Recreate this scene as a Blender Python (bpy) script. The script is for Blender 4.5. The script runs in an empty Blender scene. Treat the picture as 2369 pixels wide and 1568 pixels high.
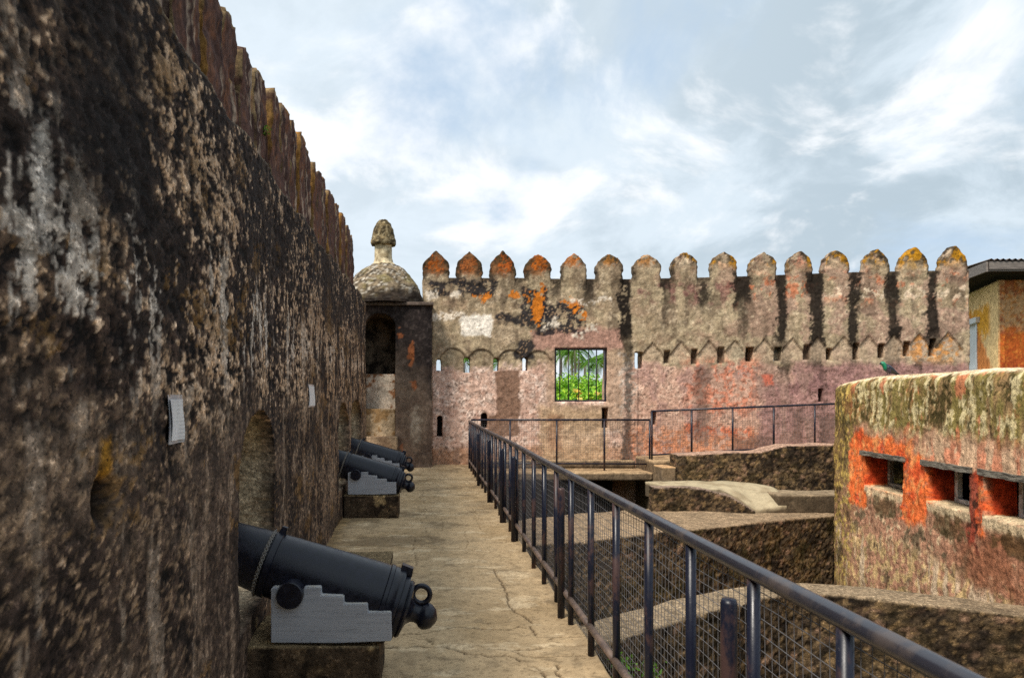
import bpy, bmesh, math, random
import numpy as np
from mathutils import Vector, Matrix

random.seed(11)
rng = np.random.RandomState(11)
R = math.radians
scene = bpy.context.scene

# ------------------------------------------------------------------ camera
EYE = 1.6
cam_data = bpy.data.cameras.new("camera")
cam = bpy.data.objects.new("camera", cam_data)
scene.collection.objects.link(cam)
cam.location = (0, 0, EYE)
cam.rotation_euler = (R(90), 0, 0)
cam_data.sensor_width = 36
cam_data.lens = 36 * 1700 / 2369
cam_data.shift_x = 206.5 / 2369
cam_data.shift_y = 133 / 2369
cam_data.clip_start = 0.05
cam_data.clip_end = 3000
cam_data.dof.use_dof = True
cam_data.dof.focus_distance = 6.5
cam_data.dof.aperture_fstop = 7.0
scene.camera = cam

# ------------------------------------------------------------------ light
SUN_EL, SUN_AZ = R(52), R(224)          # azimuth clockwise from +Y
sd = Vector((math.sin(SUN_AZ) * math.cos(SUN_EL), math.cos(SUN_AZ) * math.cos(SUN_EL), math.sin(SUN_EL)))
sun_data = bpy.data.lights.new("sun", 'SUN')
sun_data.energy = 3.8
sun_data.angle = R(16)
sun_data.color = (1.0, 0.93, 0.82)
sun = bpy.data.objects.new("sun", sun_data)
scene.collection.objects.link(sun)
sun.rotation_euler = (-sd).to_track_quat('-Z', 'Y').to_euler()
sun.location = (-20, 0, 30)

scene.view_settings.view_transform = 'Standard'
scene.view_settings.look = 'None'
scene.view_settings.exposure = 0.2
scene.view_settings.gamma = 1.0
scene.cycles.use_denoising = False
scene.cycles.max_bounces = 6
scene.cycles.diffuse_bounces = 3

world = bpy.data.worlds.new("World")
scene.world = world
world.use_nodes = True
wt = world.node_tree
wt.nodes.clear()
def wn(t, **k):
    n = wt.nodes.new(t)
    for a, b in k.items():
        setattr(n, a, b)
    return n
def wl(a, b): wt.links.new(a, b)
def wmath(op, a, b=None, c=None, clamp=False):
    n = wn('ShaderNodeMath', operation=op, use_clamp=clamp)
    for i, v in enumerate((a, b, c)):
        if v is None: continue
        if isinstance(v, (int, float)): n.inputs[i].default_value = v
        else: wl(v, n.inputs[i])
    return n.outputs[0]
def wmix(f, a, b):
    n = wn('ShaderNodeMix', data_type='RGBA')
    for s, v in ((n.inputs[0], f), (n.inputs[6], a), (n.inputs[7], b)):
        if isinstance(v, (int, float)): s.default_value = v
        elif isinstance(v, tuple): s.default_value = v
        else: wl(v, s)
    return n.outputs[2]
def wramp(v, lo, hi, a=0.0, b=1.0):
    n = wn('ShaderNodeMapRange', interpolation_type='SMOOTHSTEP')
    wl(v, n.inputs[0])
    for i, x in enumerate((lo, hi, a, b)): n.inputs[i + 1].default_value = x
    return n.outputs[0]
sky = wn('ShaderNodeTexSky', sky_type='NISHITA')
sky.sun_disc = False
sky.sun_elevation = SUN_EL
sky.sun_rotation = SUN_AZ
sky.air_density = 1.0
sky.dust_density = 1.2
tc = wn('ShaderNodeTexCoord')
sx = wn('ShaderNodeSeparateXYZ'); wl(tc.outputs['Generated'], sx.inputs[0])
zz = wmath('ADD', wmath('MAXIMUM', sx.outputs[2], 0.0), 0.5)
cx = wmath('DIVIDE', sx.outputs[0], zz)
cy = wmath('DIVIDE', sx.outputs[1], zz)
cb = wn('ShaderNodeCombineXYZ'); wl(cx, cb.inputs[0]); wl(cy, cb.inputs[1])
def wnoise(scale, detail, rough, off=(0, 0, 0), dist=0.0, lac=2.0):
    m = wn('ShaderNodeMapping'); wl(cb.outputs[0], m.inputs[0]); m.inputs['Location'].default_value = off
    n = wn('ShaderNodeTexNoise'); wl(m.outputs[0], n.inputs['Vector'])
    n.inputs['Scale'].default_value = scale; n.inputs['Detail'].default_value = detail
    n.inputs['Roughness'].default_value = rough; n.inputs['Distortion'].default_value = dist
    return n.outputs['Fac']
n_body = wnoise(1.7, 11, 0.58, (2.3, 0.4, 0.0), 0.35)
n_soft = wnoise(3.4, 10, 0.6, (7.1, 3.2, 1.0), 0.5)
n_lit = wnoise(3.3, 12, 0.58, (-3.7, 5.9, 2.0), 0.35)
sdn = wn('ShaderNodeVectorMath', operation='DOT_PRODUCT')
wl(tc.outputs['Generated'], sdn.inputs[0]); sdn.inputs[1].default_value = (-0.75, 0.6, 0.3)   # thinner, brighter cloud to the left
toward = wramp(sdn.outputs['Value'], 0.05, 0.85)
GREY = (4.8, 5.85, 6.65, 1); PALE = (7.1, 8.15, 9.0, 1); WHITE = (9.9, 10.2, 10.5, 1)
grey = wmix(wramp(n_soft, 0.40, 0.60), GREY, PALE)
grey = wmix(wmath('MULTIPLY', toward, 0.6), grey, (8.0, 8.95, 9.8, 1))
litf = wmath('ADD', n_lit, wmath('MULTIPLY', toward, 0.09))
cloud = wmix(wramp(litf, 0.565, 0.70), grey, WHITE)
skyb = wmix(0.85, sky.outputs[0], (5.6, 7.1, 8.8, 1))
col = wmix(wramp(n_body, 0.30, 0.46), skyb, cloud)
bg = wn('ShaderNodeBackground'); wl(col, bg.inputs[0]); bg.inputs[1].default_value = 0.092
wo = wn('ShaderNodeOutputWorld'); wl(bg.outputs[0], wo.inputs[0])

# ------------------------------------------------------------------ numpy noise
_perm = np.random.RandomState(5).permutation(256)
_g = np.random.RandomState(6).normal(size=(256, 3)); _g /= np.linalg.norm(_g, axis=1)[:, None]
def perlin(p):
    i = np.floor(p).astype(np.int64); f = p - i; i &= 255
    u = f * f * f * (f * (f * 6 - 15) + 10)
    out = np.zeros(len(p))
    for dx in (0, 1):
        wx = u[:, 0] if dx else 1 - u[:, 0]
        hx = _perm[(i[:, 0] + dx) & 255]
        for dy in (0, 1):
            wy = u[:, 1] if dy else 1 - u[:, 1]
            hy = _perm[(hx + i[:, 1] + dy) & 255]
            for dz in (0, 1):
                wz = u[:, 2] if dz else 1 - u[:, 2]
                g = _g[_perm[(hy + i[:, 2] + dz) & 255]]
                d = g[:, 0] * (f[:, 0] - dx) + g[:, 1] * (f[:, 1] - dy) + g[:, 2] * (f[:, 2] - dz)
                out += wx * wy * wz * d
    return out * 1.5
def fbm(P, scale, octv=4, seed=0, st=(1, 1, 1), gain=0.55):
    p = P * (np.array(st) * scale) + np.array([seed * 17.13, seed * 5.71, seed * 9.37])
    a, t, n = 1.0, np.zeros(len(P)), 0.0
    for _ in range(octv):
        t += a * perlin(p); n += a; a *= gain; p = p * 2.03 + 11.7
    return t / n * 1.6
def worley(P, scale, seed=0, st=(1, 1, 1)):
    p = P * (np.array(st) * scale) + seed * 13.7
    i = np.floor(p).astype(np.int64); f = p - i
    F1 = np.full(len(p), 9.0); F2 = np.full(len(p), 9.0); ID = np.zeros(len(p), np.int64)
    for dx in (-1, 0, 1):
        for dy in (-1, 0, 1):
            for dz in (-1, 0, 1):
                h = _perm[(_perm[(_perm[(i[:, 0] + dx) & 255] + i[:, 1] + dy) & 255] + i[:, 2] + dz) & 255]
                q = np.stack([(h * 7 % 256) / 256, (h * 29 % 256) / 256, (h * 83 % 256) / 256], 1)
                d = np.linalg.norm(q + np.array([dx, dy, dz]) - f, axis=1)
                m = d < F1
                F2 = np.where(m, F1, np.minimum(F2, d)); ID = np.where(m, h, ID); F1 = np.where(m, d, F1)
    return F1, F2, ID
def sstep(x, a, b):
    t = np.clip((x - a) / (b - a), 0, 1); return t * t * (3 - 2 * t)
def lin(r, g, b):
    c = np.array([r, g, b]) / 255.0
    return np.where(c <= 0.04045, c / 12.92, ((c + 0.055) / 1.055) ** 2.4)
def lin4(r, g, b): return tuple(lin(r, g, b)) + (1,)
def over(col, m, c, k=1.0):
    m = np.clip(m * k, 0, 1)[:, None]
    return col * (1 - m) + np.asarray(c) * m

# ------------------------------------------------------------------ objects
def link(o): scene.collection.objects.link(o); return o
def tag(o, label=None, cat=None, group=None, kind=None):
    if label: o["label"] = label
    if cat: o["category"] = cat
    if group: o["group"] = group
    if kind or cat: o["kind"] = kind or "thing"
    return o
def wloc(o):
    v = Vector((0, 0, 0))
    while o is not None: v = v + o.location; o = o.parent
    return v
def empty(name, label, cat, loc=(0, 0, 0), group=None, rz=0):
    o = bpy.data.objects.new(name, None); link(o); o.location = loc; o.rotation_euler = (0, 0, rz)
    o.empty_display_size = 0.2
    return tag(o, label, cat, group)
def mesh_np(name, V, F, mat, parent=None, col=None, smooth=True):
    """V (n,3), F list of int arrays (quads / tris)"""
    me = bpy.data.meshes.new(name)
    V = np.asarray(V, np.float32)
    if parent is not None:
        V = V - np.array(wloc(parent), np.float32)
    loops = np.concatenate([f.ravel() for f in F if len(f)])
    tot = np.concatenate([np.full(len(f), f.shape[1]) for f in F if len(f)])
    me.vertices.add(len(V)); me.vertices.foreach_set('co', V.ravel())
    me.loops.add(len(loops)); me.loops.foreach_set('vertex_index', loops.astype(np.int32))
    me.polygons.add(len(tot))
    me.polygons.foreach_set('loop_start', np.concatenate([[0], np.cumsum(tot)[:-1]]).astype(np.int32))
    me.polygons.foreach_set('loop_total', tot.astype(np.int32))
    me.update(calc_edges=True)
    me.polygons.foreach_set('use_smooth', np.full(len(tot), smooth))
    if col is not None:
        at = me.color_attributes.new('Col', 'FLOAT_COLOR', 'POINT')
        c = np.ones((len(V), 4), np.float32); c[:, :3] = np.clip(col, 0.004, 0.9)
        at.data.foreach_set('color', c.ravel())
    me.materials.append(mat)
    o = bpy.data.objects.new(name, me); link(o)
    if parent is not None: o.parent = parent
    return o
def vnormals(V, F):
    N = np.zeros_like(V)
    for f in F:
        if not len(f): continue
        a = V[f[:, 0]]; b = V[f[:, 1]]; c = V[f[:, 2]]
        n = np.cross(b - a, c - a) if f.shape[1] == 3 else np.cross(c - a, V[f[:, 3]] - b)
        for k in range(f.shape[1]): np.add.at(N, f[:, k], n)
    return N / np.maximum(np.linalg.norm(N, axis=1), 1e-9)[:, None]

def slab(name, us, vs, sdf, thick, nw, mapf, colf, mat, parent=None, disp=None, back=False, flip=False):
    us = np.asarray(us, float); vs = np.asarray(vs, float)
    nu, nv = len(us), len(vs)
    U, V = np.meshgrid(us, vs, indexing='ij')
    U = U.copy(); V = V.copy()
    if sdf is None:
        keep = np.ones((nu - 1, nv - 1), bool); S = None
    else:
        uc = (us[1:] + us[:-1]) / 2; vc = (vs[1:] + vs[:-1]) / 2
        UC, VC = np.meshgrid(uc, vc, indexing='ij')
        keep = sdf(UC.ravel(), VC.ravel()).reshape(UC.shape) < 0
    idx = np.arange(nu * nv).reshape(nu, nv)
    a, b, c, d = idx[:-1, :-1][keep], idx[1:, :-1][keep], idx[1:, 1:][keep], idx[:-1, 1:][keep]
    quads = np.stack([a, b, c, d], 1)
    e = np.concatenate([quads[:, [0, 1]], quads[:, [1, 2]], quads[:, [2, 3]], quads[:, [3, 0]]])
    key = np.minimum(e[:, 0], e[:, 1]) * (nu * nv) + np.maximum(e[:, 0], e[:, 1])
    _, inv, cnt = np.unique(key, return_inverse=True, return_counts=True)
    be = e[cnt[inv] == 1]
    u, v = U.ravel(), V.ravel()
    bv = np.unique(be)
    if sdf is not None:
        h = max(np.median(np.diff(us)), np.median(np.diff(vs)))
        for _ in range(3):
            eps = 1e-3
            s = sdf(u[bv], v[bv])
            gu = (sdf(u[bv] + eps, v[bv]) - s) / eps; gv = (sdf(u[bv], v[bv] + eps) - s) / eps
            g2 = np.maximum(gu * gu + gv * gv, 0.2)
            ok = np.abs(s) < 1.3 * h
            u[bv] -= np.where(ok, np.clip(s * gu / g2, -h, h), 0); v[bv] -= np.where(ok, np.clip(s * gv / g2, -h, h), 0)
    used = np.unique(quads)
    remap = np.full(nu * nv, -1); remap[used] = np.arange(len(used))
    fu, fv = u[used], v[used]; n0 = len(used)
    F = [remap[quads]]
    UU, VV, WW = [fu], [fv], [np.zeros(n0)]
    bl = remap[bv]; bmap = np.full(n0, -1); bmap[bl] = np.arange(len(bl)); nb = len(bl)
    rows = [bl]; base = n0
    for k in range(1, nw + 1):
        if back and k == nw: break
        UU.append(fu[bl]); VV.append(fv[bl]); WW.append(np.full(nb, thick * k / nw))
        rows.append(base + np.arange(nb)); base += nb
    if back:
        UU.append(fu); VV.append(fv); WW.append(np.full(n0, thick))
        rows.append(base + bl); F.append(base + remap[quads][:, ::-1])
    b0, b1 = bmap[remap[be[:, 0]]], bmap[remap[be[:, 1]]]
    for k in range(len(rows) - 1):
        F.append(np.stack([rows[k][b1], rows[k][b0], rows[k + 1][b0], rows[k + 1][b1]], 1))
    u = np.concatenate(UU); v = np.concatenate(VV); w = np.concatenate(WW)
    P = mapf(u, v, w)
    if flip: F = [f[:, ::-1] for f in F]
    N = vnormals(P, F)
    dv = disp(u, v, w, P, N) if disp is not None else np.zeros(len(P))
    col = colf(u, v, w, P, N)
    NF = vnormals(P, F[:1]); ND = np.where((w == 0)[:, None], NF, N)
    P = P + ND * dv[:, None]
    return mesh_np(name, P, F, mat, parent, col)

def lathe_np(prof, n=32, axis_o=(0, 0, 0)):
    prof = np.asarray(prof, float)
    th = np.linspace(0, 2 * np.pi, n, endpoint=False)
    m = len(prof)
    V = np.stack([prof[:, 0][:, None] * np.cos(th), prof[:, 0][:, None] * np.sin(th), np.repeat(prof[:, 1][:, None], n, 1)], 2).reshape(-1, 3)
    i = np.arange(m - 1)[:, None] * n; j = np.arange(n)[None]
    j2 = (j + 1) % n
    F = np.stack([(i + j).ravel(), (i + j2).ravel(), (i + n + j2).ravel(), (i + n + j).ravel()], 1)
    return V + np.array(axis_o), F
class MB:
    """collects simple solids in world space; build() links them as one mesh"""
    def __init__(s): s.V = []; s.F = {3: [], 4: []}; s.n = 0
    def add(s, V, *Fs):
        s.V.append(np.asarray(V, float))
        for f in Fs:
            f = np.asarray(f)
            if len(f): s.F[f.shape[1]].append(f + s.n)
        s.n += len(V); return s
    def tube(s, pts, r, n=8, cap=True, closed=False):
        pts = np.asarray(pts, float); m = len(pts)
        r = np.full(m, r) if np.isscalar(r) else np.asarray(r, float)
        t = np.gradient(pts, axis=0)
        if closed: t = np.roll(pts, -1, 0) - np.roll(pts, 1, 0)
        t /= np.maximum(np.linalg.norm(t, axis=1), 1e-9)[:, None]
        ref = np.array([0, 0, 1.0]) if abs(t[0, 2]) < 0.9 else np.array([1.0, 0, 0])
        V = []
        for k in range(m):
            a = np.cross(t[k], ref); a /= max(np.linalg.norm(a), 1e-9); b = np.cross(t[k], a); ref = np.cross(a, t[k]) if True else ref
            th = np.arange(n) * 2 * np.pi / n
            V.append(pts[k] + r[k] * (np.cos(th)[:, None] * a + np.sin(th)[:, None] * b))
        V = np.concatenate(V)
        mm = m if closed else m - 1
        i = np.arange(mm)[:, None] * n; i2 = ((np.arange(mm) + 1) % m)[:, None] * n
        j = np.arange(n)[None]; j2 = (j + 1) % n
        F = np.stack([(i + j).ravel(), (i + j2).ravel(), (i2 + j2).ravel(), (i2 + j).ravel()], 1)
        T = []
        if cap and not closed:
            V = np.concatenate([V, pts[:1], pts[-1:]])
            c0, c1 = m * n, m * n + 1
            for k in range(n):
                T.append((c0, (k + 1) % n, k)); T.append((c1, (m - 1) * n + k, (m - 1) * n + (k + 1) % n))
        return s.add(V, F, np.array(T).reshape(-1, 3) if T else np.zeros((0, 3), int))
    def box(s, x0, x1, y0, y1, z0, z1, bev=0.0):
        bm = bmesh.new()
        bmesh.ops.create_cube(bm, size=1)
        for v in bm.verts:
            v.co = Vector(((x0 + x1) / 2 + v.co.x * (x1 - x0), (y0 + y1) / 2 + v.co.y * (y1 - y0), (z0 + z1) / 2 + v.co.z * (z1 - z0)))
        if bev: bmesh.ops.bevel(bm, geom=list(bm.edges), offset=bev, segments=2, affect='EDGES', profile=0.6)
        return s.addbm(bm)
    def addbm(s, bm):
        bm.verts.index_update()
        V = np.array([v.co[:] for v in bm.verts])
        bmesh.ops.triangulate(bm, faces=[f for f in bm.faces if len(f.verts) > 4])
        bm.verts.index_update()
        q = [[v.index for v in f.verts] for f in bm.faces]
        for f in q:
            if len(f) > 4:
                for k in range(1, len(f) - 1): s.F[3].append(np.array([[f[0], f[k], f[k + 1]]]) + s.n)
        s.add(V, np.array([f for f in q if len(f) == 4], int).reshape(-1, 4), np.array([f for f in q if len(f) == 3], int).reshape(-1, 3))
        bm.free(); return s
    def prism(s, poly, axis, a0, a1, bev=0.0):
        """polygon of (p,q) pairs extruded along an axis; axis 'y': poly is (x,z); 'x': (y,z); 'z': (x,y)"""
        def co(p, q, a): return {'y': (p, a, q), 'x': (a, p, q), 'z': (p, q, a)}[axis]
        bm = bmesh.new()
        f0 = bm.faces.new([bm.verts.new(co(p, q, a0)) for p, q in poly])
        r = bmesh.ops.extrude_face_region(bm, geom=[f0])
        dv = Vector(co(0, 0, a1 - a0))
        for v in [g for g in r['geom'] if isinstance(g, bmesh.types.BMVert)]: v.co += dv
        bmesh.ops.recalc_face_normals(bm, faces=bm.faces)
        if bev: bmesh.ops.bevel(bm, geom=list(bm.edges), offset=bev, segments=2, affect='EDGES')
        return s.addbm(bm)
    def arrays(s):
        return np.concatenate(s.V), [np.concatenate(f) if f else np.zeros((0, k), int) for k, f in s.F.items()]
    def build(s, name, mat, parent=None, smooth=False, col=None, sub=None):
        V, F = s.arrays()
        return mesh_np(name, V, F, mat, parent, col, smooth)
def auto_smooth(o, ang=35):
    me = o.data
    bm = bmesh.new(); bm.from_mesh(me)
    for e in bm.edges:
        e.smooth = len(e.link_faces) == 2 and e.calc_face_angle(0) < R(ang)
    for f in bm.faces: f.smooth = True
    bm.to_mesh(me); bm.free(); return o

# ------------------------------------------------------------------ materials
class NT:
    def __init__(s, name):
        s.m = bpy.data.materials.new(name); s.m.use_nodes = True; s.t = s.m.node_tree; s.t.nodes.clear()
        s.out = s.n('ShaderNodeOutputMaterial'); s.b = s.n('ShaderNodeBsdfPrincipled'); s.l(s.b.outputs[0], s.out.inputs[0])
        s.tc = s.n('ShaderNodeTexCoord').outputs['Object']
    def n(s, t, **k):
        x = s.t.nodes.new(t)
        for a, b in k.items(): setattr(x, a, b)
        return x
    def l(s, a, b): s.t.links.new(a, b)
    def put(s, sock, v):
        if hasattr(v, 'is_output') or isinstance(v, bpy.types.NodeSocket): s.l(v, sock)
        else: sock.default_value = v
    def noise(s, scale, detail=6, rough=0.6, st=None, dist=0.0):
        v = s.tc
        if st:
            m = s.n('ShaderNodeMapping'); s.l(v, m.inputs[0]); m.inputs['Scale'].default_value = st; v = m.outputs[0]
        x = s.n('ShaderNodeTexNoise'); s.l(v, x.inputs['Vector'])
        x.inputs['Scale'].default_value = scale; x.inputs['Detail'].default_value = detail; x.inputs['Roughness'].default_value = rough; x.inputs['Distortion'].default_value = dist
        return x.outputs['Fac']
    def ramp(s, v, a, b, lo=0.0, hi=1.0, smooth=True):
        x = s.n('ShaderNodeMapRange', interpolation_type='SMOOTHSTEP' if smooth else 'LINEAR')
        s.l(v, x.inputs[0])
        for i, k in enumerate((a, b, lo, hi)): x.inputs[i + 1].default_value = k
        return x.outputs[0]
    def mix(s, f, a, b, mode='MIX'):
        x = s.n('ShaderNodeMix', data_type='RGBA', blend_type=mode)
        s.put(x.inputs[0], f); s.put(x.inputs[6], a); s.put(x.inputs[7], b); return x.outputs[2]
    def math(s, op, a, b):
        x = s.n('ShaderNodeMath', operation=op); s.put(x.inputs[0], a); s.put(x.inputs[1], b); return x.outputs[0]
    def scale(s, c, v):
        x = s.n('ShaderNodeVectorMath', operation='SCALE'); s.put(x.inputs[0], c); s.put(x.inputs[3], v); return x.outputs[0]
    def bump(s, h, strength=0.5, dist=0.02):
        x = s.n('ShaderNodeBump'); s.l(h, x.inputs['Height']); x.inputs['Strength'].default_value = strength; x.inputs['Distance'].default_value = dist
        s.l(x.outputs[0], s.b.inputs['Normal'])
    def fin(s, c=None, rough=0.9, spec=0.2, metal=0.0):
        if c is not None: s.put(s.b.inputs['Base Color'], c)
        s.put(s.b.inputs['Roughness'], rough); s.b.inputs['Specular IOR Level'].default_value = spec; s.put(s.b.inputs['Metallic'], metal)
        return s.m
def masonry(name, sc=9.0, lo=0.62, hi=1.4, pit=38.0, pit_k=0.45, streak=0.25, bump=0.7, bdist=0.02, sten=0.22, rough=0.93, fleck=0.0, st=(1, 1, 1)):
    s = NT(name)
    c = s.n('ShaderNodeAttribute', attribute_name='Col').outputs['Color']
    a = s.noise(sc, 9, 0.68, st); b = s.noise(sc * 2.2, 5, 0.6, (1, 1, sten)); p = s.noise(pit, 5, 0.7, st)
    c = s.scale(c, s.ramp(a, 0.32, 0.68, lo, hi))
    c = s.scale(c, s.ramp(b, 0.3, 0.7, 1 - streak, 1 + streak))
    c = s.scale(c, s.ramp(p, 0.34, 0.46, 1 - pit_k, 1.04))
    if fleck: c = s.scale(c, s.ramp(s.noise(pit * 0.7, 4, 0.65, st), 0.56, 0.64, 1.0, 1 + fleck))
    h = s.math('ADD', s.math('MULTIPLY', a, 0.8), s.math('MULTIPLY', s.ramp(p, 0.3, 0.6), 0.45))
    s.bump(h, bump, bdist)
    return s.fin(c, rough, 0.15)
M = {}
M['crust'] = masonry('crusted_wall', 26, 0.42, 1.5, 70, 0.7, 0.12, 0.35, 0.006, 0.5, 0.93, 1.0, (1, 0.62, 1))
M['parapet'] = masonry('dark_parapet', 16, 0.66, 1.3, 50, 0.4, 0.25, 0.5, 0.010, 0.2)
M['plaster'] = masonry('weathered_plaster', 7, 0.72, 1.28, 26, 0.42, 0.12, 0.55, 0.016, 0.5, 0.93, 0.3)
M['rubble'] = masonry('rubble_stone', 16, 0.6, 1.45, 55, 0.55, 0.08, 0.7, 0.015, 1.0, 0.93, 1.1)
M['paving'] = masonry('worn_paving', 6, 0.86, 1.12, 60, 0.16, 0.05, 0.35, 0.01, 1.0, 0.88)
M['moss'] = masonry('mossy_render', 10, 0.68, 1.36, 40, 0.5, 0.2, 0.6, 0.018, 0.2)

s = NT('black_gun_paint')
a = s.noise(26, 5, 0.6); b = s.noise(140, 4, 0.6)
c = s.mix(s.ramp(a, 0.4, 0.75), (0.004, 0.005, 0.012, 1), (0.013, 0.014, 0.028, 1))
s.bump(b, 0.25, 0.003)
M['gun'] = s.fin(c, s.ramp(a, 0.3, 0.7, 0.28, 0.42), 0.42)
s = NT('railing_paint')
a = s.noise(9, 6, 0.65, (1, 1, 0.5)); b = s.noise(90, 4, 0.6)
c = s.mix(s.ramp(a, 0.5, 0.62), (0.009, 0.011, 0.024, 1), (0.065, 0.036, 0.034, 1))
c = s.mix(s.ramp(b, 0.66, 0.74), c, (0.10, 0.09, 0.09, 1))
s.bump(b, 0.2, 0.002)
M['rail'] = s.fin(c, s.ramp(a, 0.3, 0.7, 0.26, 0.5), 0.4)
s = NT('rusty_pipe_paint')
a = s.noise(14, 6, 0.65); b = s.noise(90, 4, 0.6)
c = s.mix(s.ramp(a, 0.35, 0.6), (0.09, 0.066, 0.06, 1), (0.19, 0.13, 0.10, 1))
s.bump(b, 0.2, 0.002)
M['rustpipe'] = s.fin(c, 0.55, 0.4)
s = NT('top_rail_paint')
a = s.noise(7, 6, 0.65); b = s.noise(70, 4, 0.6)
c = s.mix(s.ramp(a, 0.45, 0.62), (0.026, 0.026, 0.036, 1), (0.07, 0.056, 0.054, 1))
s.bump(b, 0.15, 0.002)
M['toprail'] = s.fin(c, s.ramp(a, 0.3, 0.7, 0.24, 0.42), 0.6)
s = NT('galvanised_wire')
M['wire'] = s.fin((0.13, 0.125, 0.13, 1), 0.45, 0.5)
s = NT('chain_steel')
M['chain'] = s.fin((0.22, 0.2, 0.18, 1), 0.45, 0.5, 0.4)
s = NT('grey_carriage_paint')
a = s.noise(5, 7, 0.6, (0.6, 4, 9)); b = s.noise(30, 6, 0.7); cr = s.noise(3.2, 4, 0.55, (0.35, 3, 6.5), 0.6)
c = s.mix(s.ramp(a, 0.3, 0.7), (0.36, 0.375, 0.42, 1), (0.43, 0.445, 0.49, 1))
geo = s.n('ShaderNodeNewGeometry'); sep = s.n('ShaderNodeSeparateXYZ'); s.l(geo.outputs['Normal'], sep.inputs[0])
chip = s.ramp(s.noise(24, 6, 0.7, (1, 1, 2)), 0.50, 0.56)
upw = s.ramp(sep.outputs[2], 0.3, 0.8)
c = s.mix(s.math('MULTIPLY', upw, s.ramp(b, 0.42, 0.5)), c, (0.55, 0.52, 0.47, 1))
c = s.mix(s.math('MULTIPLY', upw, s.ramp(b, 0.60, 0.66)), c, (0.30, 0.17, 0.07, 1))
line = s.math('ABSOLUTE', s.math('SUBTRACT', cr, 0.5), 0.0)
c = s.mix(s.ramp(line, 0.0, 0.005, 0.55, 0.0), c, (0.07, 0.07, 0.075, 1))
s.bump(s.math('ADD', s.math('MULTIPLY', a, 0.5), s.ramp(line, 0.0, 0.01)), 0.15, 0.004)
M['carriage'] = s.fin(c, 0.55, 0.35)
s = NT('notice_paper')
wv = s.n('ShaderNodeTexWave', wave_type='BANDS', bands_direction='Z'); s.l(s.tc, wv.inputs[0]); wv.inputs['Scale'].default_value = 22; wv.inputs['Distortion'].default_value = 0.4
ln = s.math('MULTIPLY', s.ramp(wv.outputs['Fac'], 0.62, 0.75), s.ramp(s.noise(26, 3, 0.5, (1, 1, 0.3)), 0.42, 0.5))
M['paper'] = s.fin(s.mix(s.math('MULTIPLY', ln, 0.35), s.mix(s.ramp(s.noise(9, 4), 0.3, 0.7), (0.70, 0.70, 0.72, 1), (0.82, 0.82, 0.82, 1)), (0.3, 0.3, 0.32, 1)), 0.4, 0.4)
s = NT('old_lintel_wood')
a = s.noise(7, 8, 0.7, (6, 0.5, 6)); b = s.noise(20, 5, 0.6)
c = s.mix(s.ramp(a, 0.35, 0.65), (0.05, 0.042, 0.033, 1), (0.30, 0.27, 0.22, 1)); s.bump(a, 0.8, 0.02)
M['oldwood'] = s.fin(c, 0.85, 0.2)
s = NT('pale_frame_paint')
M['palewood'] = s.fin(s.mix(s.ramp(s.noise(12, 6), 0.4, 0.65), (0.55, 0.53, 0.5, 1), (0.3, 0.28, 0.25, 1)), 0.6, 0.3)
s = NT('mottled_plaster')
M['inner_plaster'] = s.fin(s.mix(s.ramp(s.noise(4, 8, 0.7), 0.4, 0.62), (0.035, 0.026, 0.02, 1), (0.26, 0.19, 0.13, 1)), 0.95, 0.1)  # mottled dark and mid brown for the turret's inner walls
s = NT('dark_interior')
M['dark'] = s.fin(s.mix(s.noise(6, 6), (0.02, 0.016, 0.014, 1), (0.05, 0.04, 0.034, 1)), 0.95, 0.1)
s = NT('leaf')
c = s.n('ShaderNodeAttribute', attribute_name='Col').outputs['Color']
s.b.inputs['Transmission Weight'].default_value = 0.0
M['leaf'] = s.fin(c, 0.5, 0.3)
tr = s.n('ShaderNodeBsdfTranslucent'); s.l(c, tr.inputs[0]); mx = s.n('ShaderNodeMixShader'); mx.inputs[0].default_value = 0.35
s.l(s.b.outputs[0], mx.inputs[1]); s.l(tr.outputs[0], mx.inputs[2]); s.l(mx.outputs[0], s.out.inputs[0])
s = NT('bark')
a = s.noise(10, 6, 0.6, (1, 1, 3)); s.bump(a, 0.6, 0.03)
M['bark'] = s.fin(s.mix(a, (0.10, 0.08, 0.06, 1), (0.26, 0.22, 0.18, 1)), 0.9, 0.1)
s = NT('earth')
a = s.noise(1.2, 9, 0.65); b = s.noise(18, 6, 0.7); s.bump(b, 0.6, 0.03)
M['earth'] = s.fin(s.mix(s.ramp(a, 0.35, 0.6), s.mix(b, (0.05, 0.042, 0.032, 1), (0.14, 0.12, 0.09, 1)), s.mix(b, (0.035, 0.05, 0.015, 1), (0.09, 0.11, 0.035, 1))), 0.95, 0.1)
s = NT('corrugated_iron')
a = s.noise(5, 7, 0.65)
M['iron'] = s.fin(s.mix(s.ramp(a, 0.4, 0.6), (0.10, 0.085, 0.075, 1), (0.2, 0.13, 0.09, 1)), 0.6, 0.3)
s = NT('fascia_board')
a = s.noise(6, 7, 0.65, (0.6, 3, 5)); s.bump(a, 0.4, 0.01)
M['fascia'] = s.fin(s.mix(s.ramp(a, 0.3, 0.7), (0.13, 0.11, 0.10, 1), (0.26, 0.225, 0.20, 1)), 0.75, 0.2)
s = NT('bird_plumage')
c = s.n('ShaderNodeAttribute', attribute_name='Col').outputs['Color']
M['bird'] = s.fin(c, 0.45, 0.5)
s = NT('window_glass')
M['glass'] = s.fin((0.25, 0.3, 0.35, 1), 0.15, 0.6)

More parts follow.
